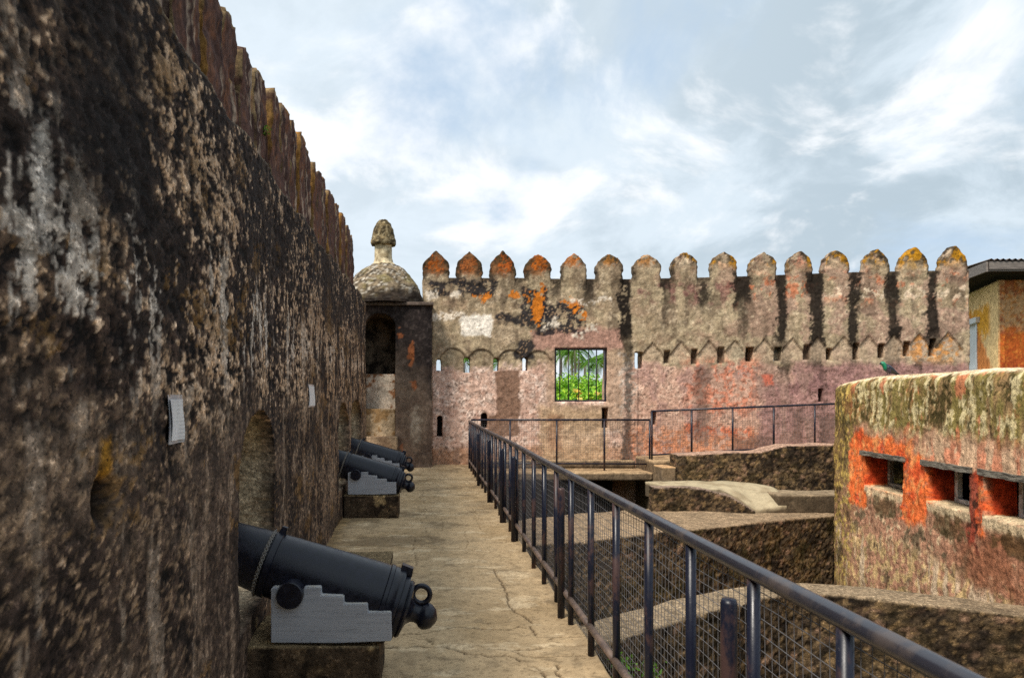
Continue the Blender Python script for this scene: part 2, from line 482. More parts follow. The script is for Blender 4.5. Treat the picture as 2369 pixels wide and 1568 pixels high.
GRID = lambda a, b, h: np.linspace(a, b, max(2, int(round((b - a) / h)) + 1))
def boxsd(u, v, u0, u1, v0, v1):
    return np.maximum(np.abs(u - (u0 + u1) / 2) - (u1 - u0) / 2, np.abs(v - (v0 + v1) / 2) - (v1 - v0) / 2)
def archsd(u, v, u0, u1, v0, v1, p=2.0, rise=None):
    hw = (u1 - u0) / 2; uc = (u0 + u1) / 2; rise = hw if rise is None else rise
    t = np.clip((v - (v1 - rise)) / rise, 0, 1)
    w = hw * (1 - t ** p) ** (1 / p)
    return np.maximum(np.maximum(np.abs(u - uc) - w, v0 - v), v - v1)
def hole(S, H): return np.maximum(S, -H)

# ------------------------------------------------------------------ back battlement wall (plane Y = 17.3)
YB, SB = 17.3, 1700 / 17.3
def bx(x): return (np.asarray(x, float) - 978) / SB
def bz(y): return EYE + (917 - np.asarray(y, float)) / SB
LOOP = [(1015, 12, 830, 857), (1080, 15, 826, 862), (1148, 13, 828, 858), (1215, 13, 826, 858),
        (1477, 16, 814, 852), (1543, 12, 812, 840), (1606, 12, 808, 842), (1668, 14, 804, 840), (1734, 16, 803, 836),
        (1799, 15, 803, 835), (1866, 14, 798, 832), (1917, 13, 804, 834), (1979, 13, 794, 832), (2038, 13, 795, 828), (2097, 13, 790, 824), (2156, 13, 783, 824)]
BLIND = {1543, 1606, 1668, 1866}
LOW = [(1017, 15, 960, 1010, 1), (1120, 15, 955, 990, 1), (1399, 15, 943, 990, 0), (1513, 13, 950, 982, 0), (1898, 12, 898, 930, 0), (1448, 20, 1062, 1088, 0)]
WIN = (1283, 1404, 805, 929)
MERL = [(1008, 31, 580), (1085, 31, 582), (1162.5, 30, 580), (1244, 31, 588), (1324.5, 31.5, 586), (1406, 33, 588), (1494.5, 33.5, 590),
        (1582, 32, 584), (1669.5, 33.5, 582), (1761, 34, 583), (1847, 33, 581), (1929, 34, 579), (2021.5, 33.5, 576), (2109, 38, 572), (2200.5, 35.5, 569)]
def crenel(x): return np.interp(x, [977, 1450, 1700, 1900, 2100, 2240], [642, 646, 640, 632, 627, 625])
PEAKX = [1048, 1114, 1181, 1245, 1445, 1509, 1575, 1640, 1700, 1767, 1832, 1890, 1950, 2008, 2067, 2126, 2192]
def relief_line(x):
    y = np.full_like(x, 1e9)
    for k, px in enumerate(PEAKX):
        if 1270 < px < 1470: continue
        rnd = px < 1300
        top = np.interp(px, [1048, 1250, 1509, 1700, 1950, 2192], [806, 812, 792, 786, 778, 768])
        hw = 33
        t = np.abs(x - px) / hw
        yy = top + (26 * t ** 2.4 if rnd else 40 * t)
        y = np.where(t < 1.02, np.minimum(y, yy), y)
    return y
def wall_noise(P):
    return dict(a=fbm(P, 1.1, 4, 1), b=fbm(P, 3.0, 4, 2), c=fbm(P, 8.0, 4, 3), d=fbm(P, 2.0, 4, 4), s=fbm(P, 3.0, 3, 5, (1, 1, 0.16)), f=fbm(P, 16.0, 3, 6))
def back_color(P, top_only=None):
    """stains and repairs of the battlement wall, laid out along its face (one unit = 1 cm or so)"""
    n = wall_noise(P)
    x = P[:, 0] * SB + 978; y = 917 - (P[:, 2] - EYE) * SB
    xd = x + n['b'] * 16 + n['c'] * 9; yd = y + n['d'] * 16 + n['c'] * 8
    def rc(x0, x1, y0, y1, s=5, k=1.0):
        dx = x + (xd - x) * k; dy = y + (yd - y) * k
        return sstep(-boxsd(dx, dy, x0, x1, y0, y1), -s, s)
    L = lin
    col = np.tile(L(172, 154, 126), (len(P), 1))
    col = over(col, sstep(n['a'], -0.2, 0.35), L(146, 128, 104), 0.8)
    col = over(col, sstep(n['b'], 0.05, 0.4), L(182, 160, 134), 0.6)
    # pinkish-mauve wash, stronger to the right
    right = sstep(x, 1400, 1900)
    col = over(col, sstep(n['d'] - 0.3 + 0.5 * right, 0.0, 0.4), L(164, 126, 116), 0.5 + 0 * x[0])
    col = over(col, (1 - right) * sstep(n['d'], 0.0, 0.4), L(150, 130, 104), 0.7)
    # soot washed down from the coping
    soot = sstep(n['s'] + 0.5 * n['b'] + 0.35 * (1 - sstep(y, 650, 800)), 0.25, 0.6)
    col = over(col, soot, L(92, 76, 62), 0.6)
    col = over(col, sstep(n['c'] + n['f'] * 0.6, 0.3, 0.5), L(206, 186, 158), 0.5)
    # lower storey
    low = sstep(yd, 838, 858)
    lowl = low * (1 - sstep(xd, 1440, 1470))
    col = over(col, lowl, L(208, 174, 156))
    col = over(col, lowl * sstep(n['c'] + 0.4 * n['b'], -0.05, 0.2), L(234, 208, 192), 0.9)
    col = over(col, lowl * sstep(n['b'], 0.15, 0.4), L(180, 140, 122), 0.7)
    col = over(col, lowl * sstep(yd, 1025, 1040), L(176, 132, 100), 0.75)
    lowr = low * sstep(xd, 1440, 1470)
    col = over(col, lowr, L(196, 158, 138))
    col = over(col, lowr * sstep(n['c'], 0.0, 0.3), L(226, 192, 170), 0.8)
    col = over(col, lowr * sstep(n['d'], 0.05, 0.35), L(172, 136, 126), 0.7)
    # orange-tan brick courses low right
    m = rc(1450, 1760, 985, 1085, 18) * sstep(n['c'], -0.25, 0.15)
    col = over(col, m, L(202, 128, 84), 0.75)
    m = rc(1590, 1760, 830, 960, 22) * sstep(n['c'] + n['b'] * 0.7, -0.1, 0.3)
    col = over(col, m, L(212, 124, 92), 0.75)
    m = rc(1590, 1740, 985, 1010, 12) * sstep(n['c'], -0.2, 0.2)
    col = over(col, m, L(204, 104, 72), 0.75)
    # mauve area right
    m = rc(1760, 1960, 880, 1060, 14) + rc(1830, 2240, 840, 900, 12)
    col = over(col, m, L(152, 114, 110), 0.85)
    col = over(col, m * sstep(n['b'], 0.0, 0.4), L(176, 136, 128), 0.7)
    m = rc(1762, 1790, 868, 896, 4, 0.5)
    col = over(col, m, L(220, 84, 46))
    # dark vertical patches low right
    for x0, x1, y0, y1 in ((1606, 1640, 850, 1020), (1835, 1862, 950, 1060), (1900, 1935, 960, 1060), (1700, 1790, 1012, 1060)):
        col = over(col, rc(x0, x1, y0, y1, 9, 0.7), L(112, 88, 78), 0.7)
    # pitted, flaked spots and grime on the lower wall
    col = over(col, low * sstep(n['f'] + 0.5 * n['c'], 0.30, 0.45), L(96, 72, 60), 0.7)
    col = over(col, low * sstep(n['s'] + n['a'] * 0.6, 0.35, 0.6), L(146, 120, 106), 0.5)
    # repaired plaster
    m = rc(1146, 1202, 856, 1010, 3, 0.35) + rc(1118, 1150, 955, 1010, 6, 0.8)
    col = over(col, m, L(132, 102, 84), 0.95)
    m = rc(1262, 1440, 770, 1000, 8, 0.5) * (1 - rc(1290, 1400, 800, 935, 1, 0))
    col = over(col, m, L(176, 148, 124), 0.75)
    m = rc(1230, 1440, 760, 810, 7, 0.6)
    col = over(col, m, L(170, 130, 116), 0.85)
    m = rc(1250, 1400, 940, 1090, 9, 0.7)
    col = over(col, m, L(186, 158, 126), 0.8)
    m = rc(1270, 1300, 955, 1040, 9, 0.7)
    col = over(col, m, L(150, 108, 80), 0.6)
    # black crust
    bl = rc(1000, 1150, 650, 690, 4) * sstep(n['c'] + n['b'], -0.55, -0.3)
    bl = np.maximum(bl, (rc(1210, 1268, 668, 745, 4, 1.0) + rc(1238, 1350, 705, 772, 3, 0.8)) * sstep(n['c'] + 0.6 * n['b'], -0.5, -0.3))
    bl = np.maximum(bl, rc(1190, 1235, 785, 835, 5))
    bl = np.maximum(bl, rc(1150, 1240, 733, 752, 4))
    col = over(col, bl, L(38, 36, 40), 0.95)
    col = over(col, bl * sstep(n['f'] + 0.4 * n['c'], 0.32, 0.45), L(170, 140, 110), 0.75)
    for a, b, c, d in ((1232, 1256, 668, 742), (1310, 1345, 690, 715), (1335, 1352, 715, 745), (1100, 1140, 680, 700), (1180, 1200, 676, 692)):
        col = over(col, sstep(1 - np.hypot((xd - (a + b) / 2) / (b - a) * 1.7, (yd - (c + d) / 2) / (d - c) * 1.7) + n['c'] * 0.8 + n['f'] * 0.5, 0.0, 0.15), L(200, 116, 34), 0.92)
    # white plaster patches
    m = rc(1066, 1138, 728, 774, 3, 0.6)
    col = over(col, m, L(236, 226, 212))
    for a, b, c, d in ((998, 1066, 724, 744), (1318, 1418, 690, 702), (1040, 1062, 672, 696), (988, 1012, 672, 690), (1258, 1290, 742, 760), (1330, 1345, 770, 785), (1355, 1380, 755, 772)):
        col = over(col, rc(a, b, c, d, 3, 0.7) * sstep(n['f'] + n['c'], -0.35, 0.05), L(222, 208, 190), 0.95)
    col = over(col, rc(1435, 1470, 820, 960, 7, 0.8) * sstep(n['f'] + n['c'] * 0.6, -0.1, 0.15), L(220, 205, 190), 0.75)
    # reddish edge stains beside the runs
    m = rc(1700, 2240, 640, 700, 25) * sstep(n['c'] + n['b'] * 0.5, 0.15, 0.4)
    col = over(col, m, L(190, 100, 60), 0.7)
    m = rc(1455, 1720, 655, 700, 15) * sstep(n['b'] + n['c'] * 0.5, 0.05, 0.35)
    col = over(col, m, L(128, 84, 80), 0.7)
    m = rc(1890, 2240, 665, 690, 8) * sstep(n['c'] + n['f'] * 0.4, -0.02, 0.2)
    col = over(col, m, L(226, 206, 180), 0.85)
    # dark runs below the gaps between the merlons
    for cx_, w, y0, y1, k in ((1450, 15, 630, 800, 1), (1452, 13, 800, 1085, 0.72), (1540, 12, 640, 690, 0.92), (1538, 7, 680, 760, 0.5), (1627, 13, 640, 705, 0.9), (1714, 22, 636, 715, 0.95), (1718, 9, 700, 800, 0.55),
                              (1806, 14, 632, 800, 0.97), (1887, 17, 632, 850, 0.97), (1973, 14, 632, 835, 0.97), (2064, 20, 628, 705, 0.97), (2066, 11, 690, 815, 0.9), (2066, 16, 770, 850, 0.8),
                              (2152, 17, 628, 800, 0.97), (1815, 12, 800, 880, 0.75), (1905, 12, 850, 1060, 0.4), (1284, 12, 642, 680, 0.8), (1362, 13, 642, 700, 0.85), (1200, 10, 640, 665, 0.7),
                              (2065, 16, 770, 850, 0.8), (2125, 10, 830, 870, 0.7)):
        ww = w * (0.95 + 0.7 * n['s']) + 8 * n['f'] + 5 * n['c']
        m = sstep(ww - np.abs(x + n['b'] * 7 + n['c'] * 5 - cx_), -3, 5) * sstep(yd, y0 - 6, y0 + 4) * (1 - sstep(yd + n['s'] * 30, y1 - 20, y1 + 22))
        col = over(col, m, L(36, 30, 25), k)
    # the lower row of filled merlons on the right: grey rough, dark outline
    rl = relief_line(x + n['c'] * 3)
    d = y + n['b'] * 2 - rl
    col = over(col, np.exp(-(d / 2.2) ** 2), L(64, 54, 46), 0.7)
    inner = sstep(d, 0, 4) * (1 - sstep(y, 820, 850)) * sstep(x, 1440, 1460)
    col = over(col, inner, L(196, 172, 146), 0.55)
    col = over(col, inner * sstep(x, 2060, 2130) * sstep(n['c'], -0.1, 0.25), L(206, 140, 70), 0.8)
    col = over(col, rc(1692, 1722, 800, 830, 3, 0.4), L(166, 152, 128), 0.8)
    for cx_, wd, y0, y1 in LOOP:
        if cx_ in BLIND: col = over(col, sstep(-boxsd(x, y, cx_ - wd / 2 - 1, cx_ + wd / 2 + 1, y0, y1), -1.5, 1.5), L(70, 52, 40), 0.85)
    # rim of grime at the coping
    g = 1 - sstep(y + n['c'] * 10, crenel(x) + 1, crenel(x) + 12)
    gap = np.ones(len(x))
    for cx_, hw, pk in MERL: gap = np.minimum(gap, sstep(np.abs(x - cx_ - 4) - hw + 6, -4, 2))
    col = over(col, g * gap, L(52, 43, 35), 0.8)
    return col
def merlon_color(P, k):
    n = wall_noise(P)
    x = P[:, 0] * SB + 978; y = 917 - (P[:, 2] - EYE) * SB
    cx_, hw, pk = MERL[k]
    base = lin(168, 148, 124) if k > 3 else lin(122, 84, 54)
    col = np.tile(base, (len(P), 1))
    col = over(col, sstep(n['c'], -0.2, 0.2), lin(150, 112, 96) if k > 3 else lin(70, 54, 42), 0.7)
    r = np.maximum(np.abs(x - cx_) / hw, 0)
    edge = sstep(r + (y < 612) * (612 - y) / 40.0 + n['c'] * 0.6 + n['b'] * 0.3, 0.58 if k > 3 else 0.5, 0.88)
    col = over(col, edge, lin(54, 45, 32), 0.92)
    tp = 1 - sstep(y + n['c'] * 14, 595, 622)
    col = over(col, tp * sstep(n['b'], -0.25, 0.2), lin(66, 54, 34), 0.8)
    if k <= 6:
        m = sstep(-np.hypot((x - cx_) / 20, (y - (616 if k < 3 else 606)) / 26) + 0.75 + n['c'] * 1.2 + n['f'] * 0.8, -0.1, 0.25) * 0.85
        col = over(col, m, [lin(176, 92, 30), lin(168, 94, 44), lin(186, 92, 28), lin(198, 104, 26), lin(196, 110, 30), lin(170, 110, 40), lin(176, 120, 60)][k], 0.9)
    else:
        m = sstep(n['b'] + 0.5 * n['c'], 0.05, 0.35) * (1 - sstep(y, 618, 640))
        col = over(col, m, lin(196, 138, 26), 0.75)
        m = sstep(-np.hypot((x - cx_ - 2) / 19, (y - 622) / 24) + 0.85 + n['c'] * 0.8, -0.1, 0.2)
        col = over(col, m, [lin(206, 186, 158), lin(206, 164, 130), lin(168, 142, 122), lin(184, 128, 104), lin(204, 178, 146), lin(186, 152, 110), lin(200, 160, 100), lin(214, 170, 122)][k - 7], 0.9)
    m = sstep(n['f'] + n['c'] * 0.5, 0.25, 0.45)
    col = over(col, m, lin(40, 34, 30), 0.6)
    t = sstep(y + n['c'] * 10, *((626, 648) if k <= 3 else (604, 630)))[:, None]
    return col * (1 - t) + back_color(P) * t
back = empty('battlement_wall', 'long weathered battlement wall across the end of the path, with a row of pointed merlons', 'wall', (float(bx(1610)), YB, 0))
def back_sdf(u, v):
    x = u * SB + 978
    S = v - bz(crenel(x))
    S = np.maximum(S, np.maximum(bx(978) - u, u - bx(2240)))
    for cx_, w, y0, y1 in LOOP:
        if cx_ in BLIND: continue
        f = archsd if cx_ < 1300 or cx_ == 1917 else boxsd
        if cx_ > 1300: w += 2.5
        S = hole(S, f(u, v, bx(cx_ - w / 2), bx(cx_ + w / 2), bz(y1), bz(y0)))
    for cx_, w, y0, y1, a in LOW:
        S = hole(S, (archsd if a else boxsd)(u, v, bx(cx_ - w / 2), bx(cx_ + w / 2), bz(y1), bz(y0)))
    return hole(S, boxsd(u, v, bx(WIN[0]), bx(WIN[1]), bz(WIN[3]), bz(WIN[2])))
def wall_disp(u, v, w, P, N):
    n = 0.030 * fbm(P, 0.9, 3, 21) + 0.009 * fbm(P, 4.5, 4, 22) + 0.006 * fbm(P, 15, 3, 23)
    return n
def back_disp(u, v, w, P, N):
    d = wall_disp(u, v, w, P, N)
    x = P[:, 0] * SB + 978; y = 917 - (P[:, 2] - EYE) * SB
    r = y - relief_line(x)
    up = (1 - sstep(r, -1.5, 1.5)) * sstep(y, 700, 760)
    far = (x > 1000)
    blind = np.zeros(len(P))
    for cx_, wd, y0, y1 in LOOP:
        if cx_ in BLIND: blind = np.maximum(blind, sstep(-boxsd(x, y, cx_ - wd / 2, cx_ + wd / 2, y0, y1), -1.5, 1.5))
    crust = sstep(fbm(P, 6.0, 4, 3), 0.1, 0.4) * 0.012
    return d + np.where(w < 1e-4, up * 0.035 * far - blind * 0.10 + crust, 0)
slab('masonry', GRID(float(bx(978)), float(bx(2240)), 0.026), np.concatenate([GRID(-2.7, -0.2, 0.25), GRID(-0.17, 4.62, 0.026)]), back_sdf, 0.40, 6,
     lambda u, v, w: np.stack([u, YB + w, v], 1), lambda u, v, w, P, N: back_color(P), M['plaster'], back, back_disp)
for cx_, w, y0, y1, a in [(q[0], 10, q[2], q[3], 0) for q in LOOP if q[0] > 1500 and q[0] not in BLIND and q[0] != 1799] + LOW:
    MB().box(float(bx(cx_ - w)), float(bx(cx_ + w)), YB + 0.36, YB + 0.41, float(bz(y1 + 8)), float(bz(y0 - 8))).build('loophole_back', M['dark'], back)  # dark plates added so the openings look black inside
for k, (cx_, hw, pk) in enumerate(MERL):
    MT = 0.26; dpx = max(0.0, (cx_ - 978) * MT / (YB + MT))      # the side of each merlon shows too
    c0 = float(bx(cx_ + dpx / 2)); h_ = (hw - dpx / 2) / SB; zb = float(bz(crenel(cx_))) - 0.42; zt = float(bz(pk)); zs = float(bz(613 - (k > 6) * 4))
    pw = 1.2 if k < 5 else 1.5
    def msd(u, v, c0=c0, h_=h_, zt=zt, zs=zs, pw=pw):
        t = np.clip((v - zs) / (zt - zs), 0, 1)
        chip = 0.010 * np.sin(v * 23 + c0 * 7) + 0.008 * np.sin(u * 31 + v * 17 + c0 * 3) + 0.006 * np.sin(v * 47 + c0)
        return np.maximum(np.abs(u - c0 - 0.012 * math.sin(c0 * 9)) - h_ * np.clip(1 - t ** pw, 0, 1) ** (0.92) + chip * (v > zs - 0.3), v - zt)
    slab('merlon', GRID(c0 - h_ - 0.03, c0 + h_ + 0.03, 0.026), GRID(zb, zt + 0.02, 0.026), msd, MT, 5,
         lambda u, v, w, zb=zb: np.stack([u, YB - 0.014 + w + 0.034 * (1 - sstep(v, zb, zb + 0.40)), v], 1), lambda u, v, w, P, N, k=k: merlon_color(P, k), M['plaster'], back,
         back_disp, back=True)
mb = MB()
x0, x1, z0, z1 = float(bx(WIN[0])), float(bx(WIN[1])), float(bz(WIN[3])), float(bz(WIN[2]))
for a, b, c, d in ((x0, x1, z0, z0 + 0.045), (x0, x1, z1 - 0.045, z1), (x0, x0 + 0.045, z0 + 0.045, z1 - 0.045), (x1 - 0.045, x1, z0 + 0.045, z1 - 0.045)):
    mb.box(a, b, YB + 0.03, YB + 0.09, c, d, 0.006)
gr = mb.build('window_frame', M['rail'], back)
for px in (1296, 1316, 1340, 1363, 1381):
    o = MB().tube([(float(bx(px)), YB + 0.06, z0 + 0.02), (float(bx(px)) + 0.004, YB + 0.06, z1 - 0.02)], 0.013, 8).build('bar', M['rail'], gr, True)

# ------------------------------------------------------------------ left rampart wall
LWX = ([-7.0, 1.5, 3.6, 4.9, 8.6, 11, 14.2], [-0.86, -0.885, -0.905, -0.99, -1.05, -1.06, -1.10])
def lwx(y): return np.interp(y, *LWX)
def ledge(y): return np.interp(y, [-3, 2.8, 5, 8, 11, 12.5, 14.2], [2.87, 2.90, 3.05, 3.17, 3.30, 3.38, 3.38])
EMB = [(3.63, 4.89, 0.40, 1.52), (9.2, 10.45, 0.40, 1.52), (10.75, 13.0, 0.40, 1.55)]
def left_sdf(u, v):
    S = v - (ledge(u) + 0.02 * np.sin(u * 3.1) + 0.015 * np.sin(u * 8.3 + 1))
    for a, b, c, d in EMB: S = hole(S, archsd(u, v, a, b, c, d, 2.2, 0.35))
    return S
def left_color(u, v, w, P, N):
    Q = P
    nb = fbm(Q, 1.5, 4, 31, (1, 0.55, 0.9)); nc = fbm(Q, 3.6, 4, 37, (1, 0.5, 0.85)); nm = fbm(Q, 14.0, 6, 32, (1, 0.64, 0.95), 0.70); nf = fbm(Q, 30, 4, 33, (1, 0.65, 1), 0.65)
    ns = fbm(Q, 8.0, 5, 34, (1, 0.8, 0.16), 0.62); nv = fbm(Q, 48, 2, 35, (1, 0.5, 1))
    Y, Z = P[:, 1], P[:, 2]
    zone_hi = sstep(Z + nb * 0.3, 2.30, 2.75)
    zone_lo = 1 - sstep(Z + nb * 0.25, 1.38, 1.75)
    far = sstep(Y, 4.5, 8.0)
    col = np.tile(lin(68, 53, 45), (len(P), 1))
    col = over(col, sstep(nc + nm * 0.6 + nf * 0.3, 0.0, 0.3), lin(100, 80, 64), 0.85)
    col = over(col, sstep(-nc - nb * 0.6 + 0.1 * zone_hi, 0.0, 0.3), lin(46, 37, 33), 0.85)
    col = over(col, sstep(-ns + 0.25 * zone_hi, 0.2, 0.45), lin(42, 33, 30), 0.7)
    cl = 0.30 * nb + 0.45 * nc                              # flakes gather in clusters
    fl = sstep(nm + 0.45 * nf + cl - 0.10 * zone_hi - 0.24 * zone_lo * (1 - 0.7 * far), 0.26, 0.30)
    col = over(col, fl, lin(192, 156, 122), 0.92)
    col = over(col, fl * sstep(nf + 0.5 * nv, 0.0, 0.25), lin(206, 178, 152), 0.75)
    col = over(col, sstep(-nm - 0.5 * nf + 0.2 * cl - 0.05 * zone_lo, 0.18, 0.225), lin(17, 13, 12), 0.95)
    col = over(col, sstep(-nf, 0.22, 0.42) * (1 - 0.5 * zone_lo), lin(30, 24, 22), 0.8)
    band = np.exp(-((Z - np.interp(Y, [1, 4, 12], [1.95, 1.98, 2.15])) / 0.26) ** 2)
    sv = sstep(ns + 0.45 * nm + 0.35 * nc + 0.26 * band - 0.14 - 0.5 * zone_hi, 0.25, 0.31) * (0.15 + 0.85 * band)
    col = over(col, sv, lin(206, 192, 178), 0.9)
    col = over(col, sv * sstep(-nf, 0.05, 0.25), lin(70, 58, 52), 0.6)
    col = over(col, far * sstep(ns + 0.5 * nm, 0.05, 0.3) * (1 - zone_hi), lin(176, 138, 102), 0.75)
    col = over(col, far * sstep(-ns - 0.3 * nm, 0.15, 0.4) * (1 - zone_hi), lin(52, 38, 30), 0.6)
    col = over(col, zone_lo * sstep(nc + 0.5 * nb, -0.3, 0.3), lin(98, 82, 70), 0.55)
    col = over(col, sstep(ns + 0.25 * nc, 0.30, 0.42) * (0.4 + 0.4 * zone_lo), lin(150, 130, 112), 0.7)
    col = over(col, zone_lo * sstep(nf + nv * 0.6 + nb * 0.3, 0.22, 0.45), lin(146, 120, 96), 0.8)
    col = over(col, zone_lo * (1 - sstep(Z, 0.1, 0.5)) * sstep(nb, -0.2, 0.3), lin(40, 33, 29), 0.6)
    pier = sstep(Y + nb * 0.15, 2.75, 3.05) * (1 - sstep(Y, 4.0, 4.6)) * (1 - sstep(Z + nb * 0.15, 1.35, 1.55))
    col = over(col, pier, lin(84, 68, 58), 0.7)
    col = over(col, pier * sstep(ns + 0.3 * nm, 0.15, 0.35), lin(150, 126, 106), 0.6)
    col = over(col, pier * sstep(-ns - 0.3 * nm, 0.1, 0.3), lin(44, 36, 32), 0.6)
    # ochre lichen flecks
    col = over(col, sstep(fbm(Q, 3.2, 4, 36, (1, 0.5, 1)) + nf * 0.5, 0.42, 0.52), lin(120, 88, 46), 0.6)
    def pat(y0, y1, z0, z1, c, k, s=0.03, j=0.08):
        m = sstep(-boxsd(Y + nm * j, Z + nf * j + nb * j, y0, y1, z0, z1), -s, s); return over(col, m, c, k)
    col = pat(1.86, 2.45, 2.05, 2.85, lin(30, 25, 24), 0.85, 0.12, 0.15)
    col = pat(1.70, 1.755, 1.93, 2.22, lin(190, 180, 170), 0.9, 0.02)
    col = pat(2.02, 2.09, 1.37, 1.48, lin(164, 116, 38), 0.95, 0.015, 0.03)
    col = pat(2.0, 2.10, 1.27, 1.36, lin(14, 11, 10), 0.95, 0.02, 0.04)  # black painted over the dent for the shade inside the hole
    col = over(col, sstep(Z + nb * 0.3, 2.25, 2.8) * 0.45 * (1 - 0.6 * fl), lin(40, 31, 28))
    col = over(col, far * sstep(-nc - nb, 0.0, 0.4), lin(50, 38, 32), 0.6)
    # embrasure jambs painted paler, standing in for daylight from outside
    j = sstep(w, 0.02, 0.12)
    col = over(col, j, lin(176, 158, 132), 0.85)
    col = over(col, j * sstep(nm + nf * 0.5, 0.05, 0.35), lin(120, 96, 72), 0.7)
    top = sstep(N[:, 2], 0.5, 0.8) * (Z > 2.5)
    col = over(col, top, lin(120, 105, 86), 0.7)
    return col
def left_disp(u, v, w, P, N):
    nm = fbm(P, 14.0, 6, 32, (1, 0.64, 0.95), 0.70); nf = fbm(P, 30, 4, 33, (1, 0.65, 1), 0.65)
    k = 1 - 0.45 * (1 - sstep(P[:, 2], 1.3, 1.8))
    d = 0.022 * fbm(P, 0.8, 3, 41) + 0.006 * fbm(P, 3.6, 4, 37, (1, 0.5, 0.85)) + k * 0.002 * nf
    d += k * 0.003 * sstep(nm + 0.45 * nf, 0.2, 0.3) - k * 0.006 * sstep(-nm - 0.35 * nf, 0.16, 0.3)
    hole_ = np.exp(-(((P[:, 1] - 2.05) / 0.05) ** 2 + ((P[:, 2] - 1.315) / 0.05) ** 2))
    return d - 0.10 * hole_
left = empty('rampart_wall', 'tall dark lime-streaked rampart wall along the left side of the path', 'wall', (-1.3, 6, 0))
us = np.concatenate([GRID(-7.0, 1.0, 0.10)[:-1], GRID(1.0, 6.0, 0.015)[:-1], GRID(6.0, 9.0, 0.02)[:-1], GRID(9.0, 14.2, 0.028)])
mbx = MB().box(-3.2, 9.0, -7.6, -7.0, -2.6, 4.3)  # unseen cross-wall added behind the camera to darken reflections on the guns
Vx, _ = mbx.arrays(); mbx.build('reflection_blocker_wall', M['rubble'], left, False, np.tile(lin(90, 76, 62), (len(Vx), 1)))
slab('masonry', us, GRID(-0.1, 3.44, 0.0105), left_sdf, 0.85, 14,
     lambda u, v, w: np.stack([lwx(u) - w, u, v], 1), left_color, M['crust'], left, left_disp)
# parapet behind the ledge
PX = -1.5
def par_top(y): return np.interp(y, [-3, 5.4, 8, 11, 15.2], [4.38, 4.50, 4.70, 4.86, 5.02])
def par_color(P, N):
    nb = fbm(P, 1.5, 4, 51, (1, 1, 0.4)); ns = fbm(P, 5, 4, 52, (1, 1, 0.12)); nf = fbm(P, 12, 4, 53, (1, 1, 0.5))
    col = np.tile(lin(92, 66, 58), (len(P), 1))
    col = over(col, sstep(ns, -0.15, 0.3), lin(58, 40, 37), 0.85)
    col = over(col, sstep(nf + nb * 0.6, 0.15, 0.4), lin(118, 78, 56), 0.75)
    col = over(col, sstep(ns + nf * 0.7, 0.34, 0.5), lin(170, 150, 132), 0.75)
    ph = (P[:, 1] - 5.39) / 0.545
    g = np.abs(ph - np.round(ph))
    col = over(col, 1 - sstep(g, 0.03, 0.16 + 0.1 * nf), lin(38, 28, 27), 0.85)
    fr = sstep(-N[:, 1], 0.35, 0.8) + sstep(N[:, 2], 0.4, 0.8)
    col = over(col, fr * sstep(nf, -0.4, 0.1), lin(140, 118, 84), 0.85)  # near faces and tops painted paler, as if catching the light
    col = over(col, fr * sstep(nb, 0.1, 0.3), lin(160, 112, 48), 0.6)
    return col
def par_disp(u, v, w, P, N):
    ph = (P[:, 1] - 5.39) / 0.545; g = np.abs(ph - np.round(ph))
    return 0.02 * fbm(P, 2.5, 3, 55) + 0.014 * fbm(P, 9, 4, 56, (1, 1, 0.3)) - 0.03 * (1 - sstep(g, 0.02, 0.12))
slab('parapet', GRID(-2.5, 15.3, 0.034), GRID(2.8, 4.75, 0.034), lambda u, v: v - (par_top(u) - 0.46), 0.5, 5,
     lambda u, v, w: np.stack([PX - w, u, v], 1), lambda u, v, w, P, N: par_color(P, N), M['parapet'], left, par_disp)
yy = 5.39 - 0.545 * 6
while yy < 15.2:
    c0 = yy + 0.27; ht = float(par_top(c0)) + random.uniform(-0.05, 0.04); hw = 0.21 + random.uniform(-0.025, 0.02); xo = random.uniform(0.01, 0.05)
    zb = 2.80
    def psd(u, v, c0=c0, hw=hw, ht=ht):
        t = np.clip((v - (ht - 0.20)) / 0.20, 0, 1)
        return np.maximum(np.abs(u - c0) - hw * np.sqrt(np.clip(1 - t ** 3, 0, 1)), v - ht)
    slab('merlon', GRID(c0 - hw - 0.03, c0 + hw + 0.03, 0.03), GRID(zb, ht + 0.02, 0.035), psd, 0.40, 6,
         lambda u, v, w, xo=xo: np.stack([PX + xo - w, u, v], 1), lambda u, v, w, P, N: par_color(P, N), M['parapet'], left,
         lambda u, v, w, P, N: 0.035 * fbm(P, 2.2, 3, 55) + 0.018 * fbm(P, 9, 4, 56), back=True)
    yy += 0.545
# top of the ledge
mb = MB(); n_ = 60
ys = np.linspace(-3, 14.2, n_); V = []
for y_ in ys: V += [(float(lwx(y_)) - 0.1, y_, float(ledge(y_)) - 0.02), (PX - 0.1, y_, float(ledge(y_)) - 0.02)]
F = [(2 * k, 2 * k + 2, 2 * k + 3, 2 * k + 1) for k in range(n_ - 1)]
mb.add(V, np.array(F))
P_ = np.array(V); mb.build('ledge_top', M['crust'], left, True, np.tile(lin(110, 95, 78), (len(P_), 1)))

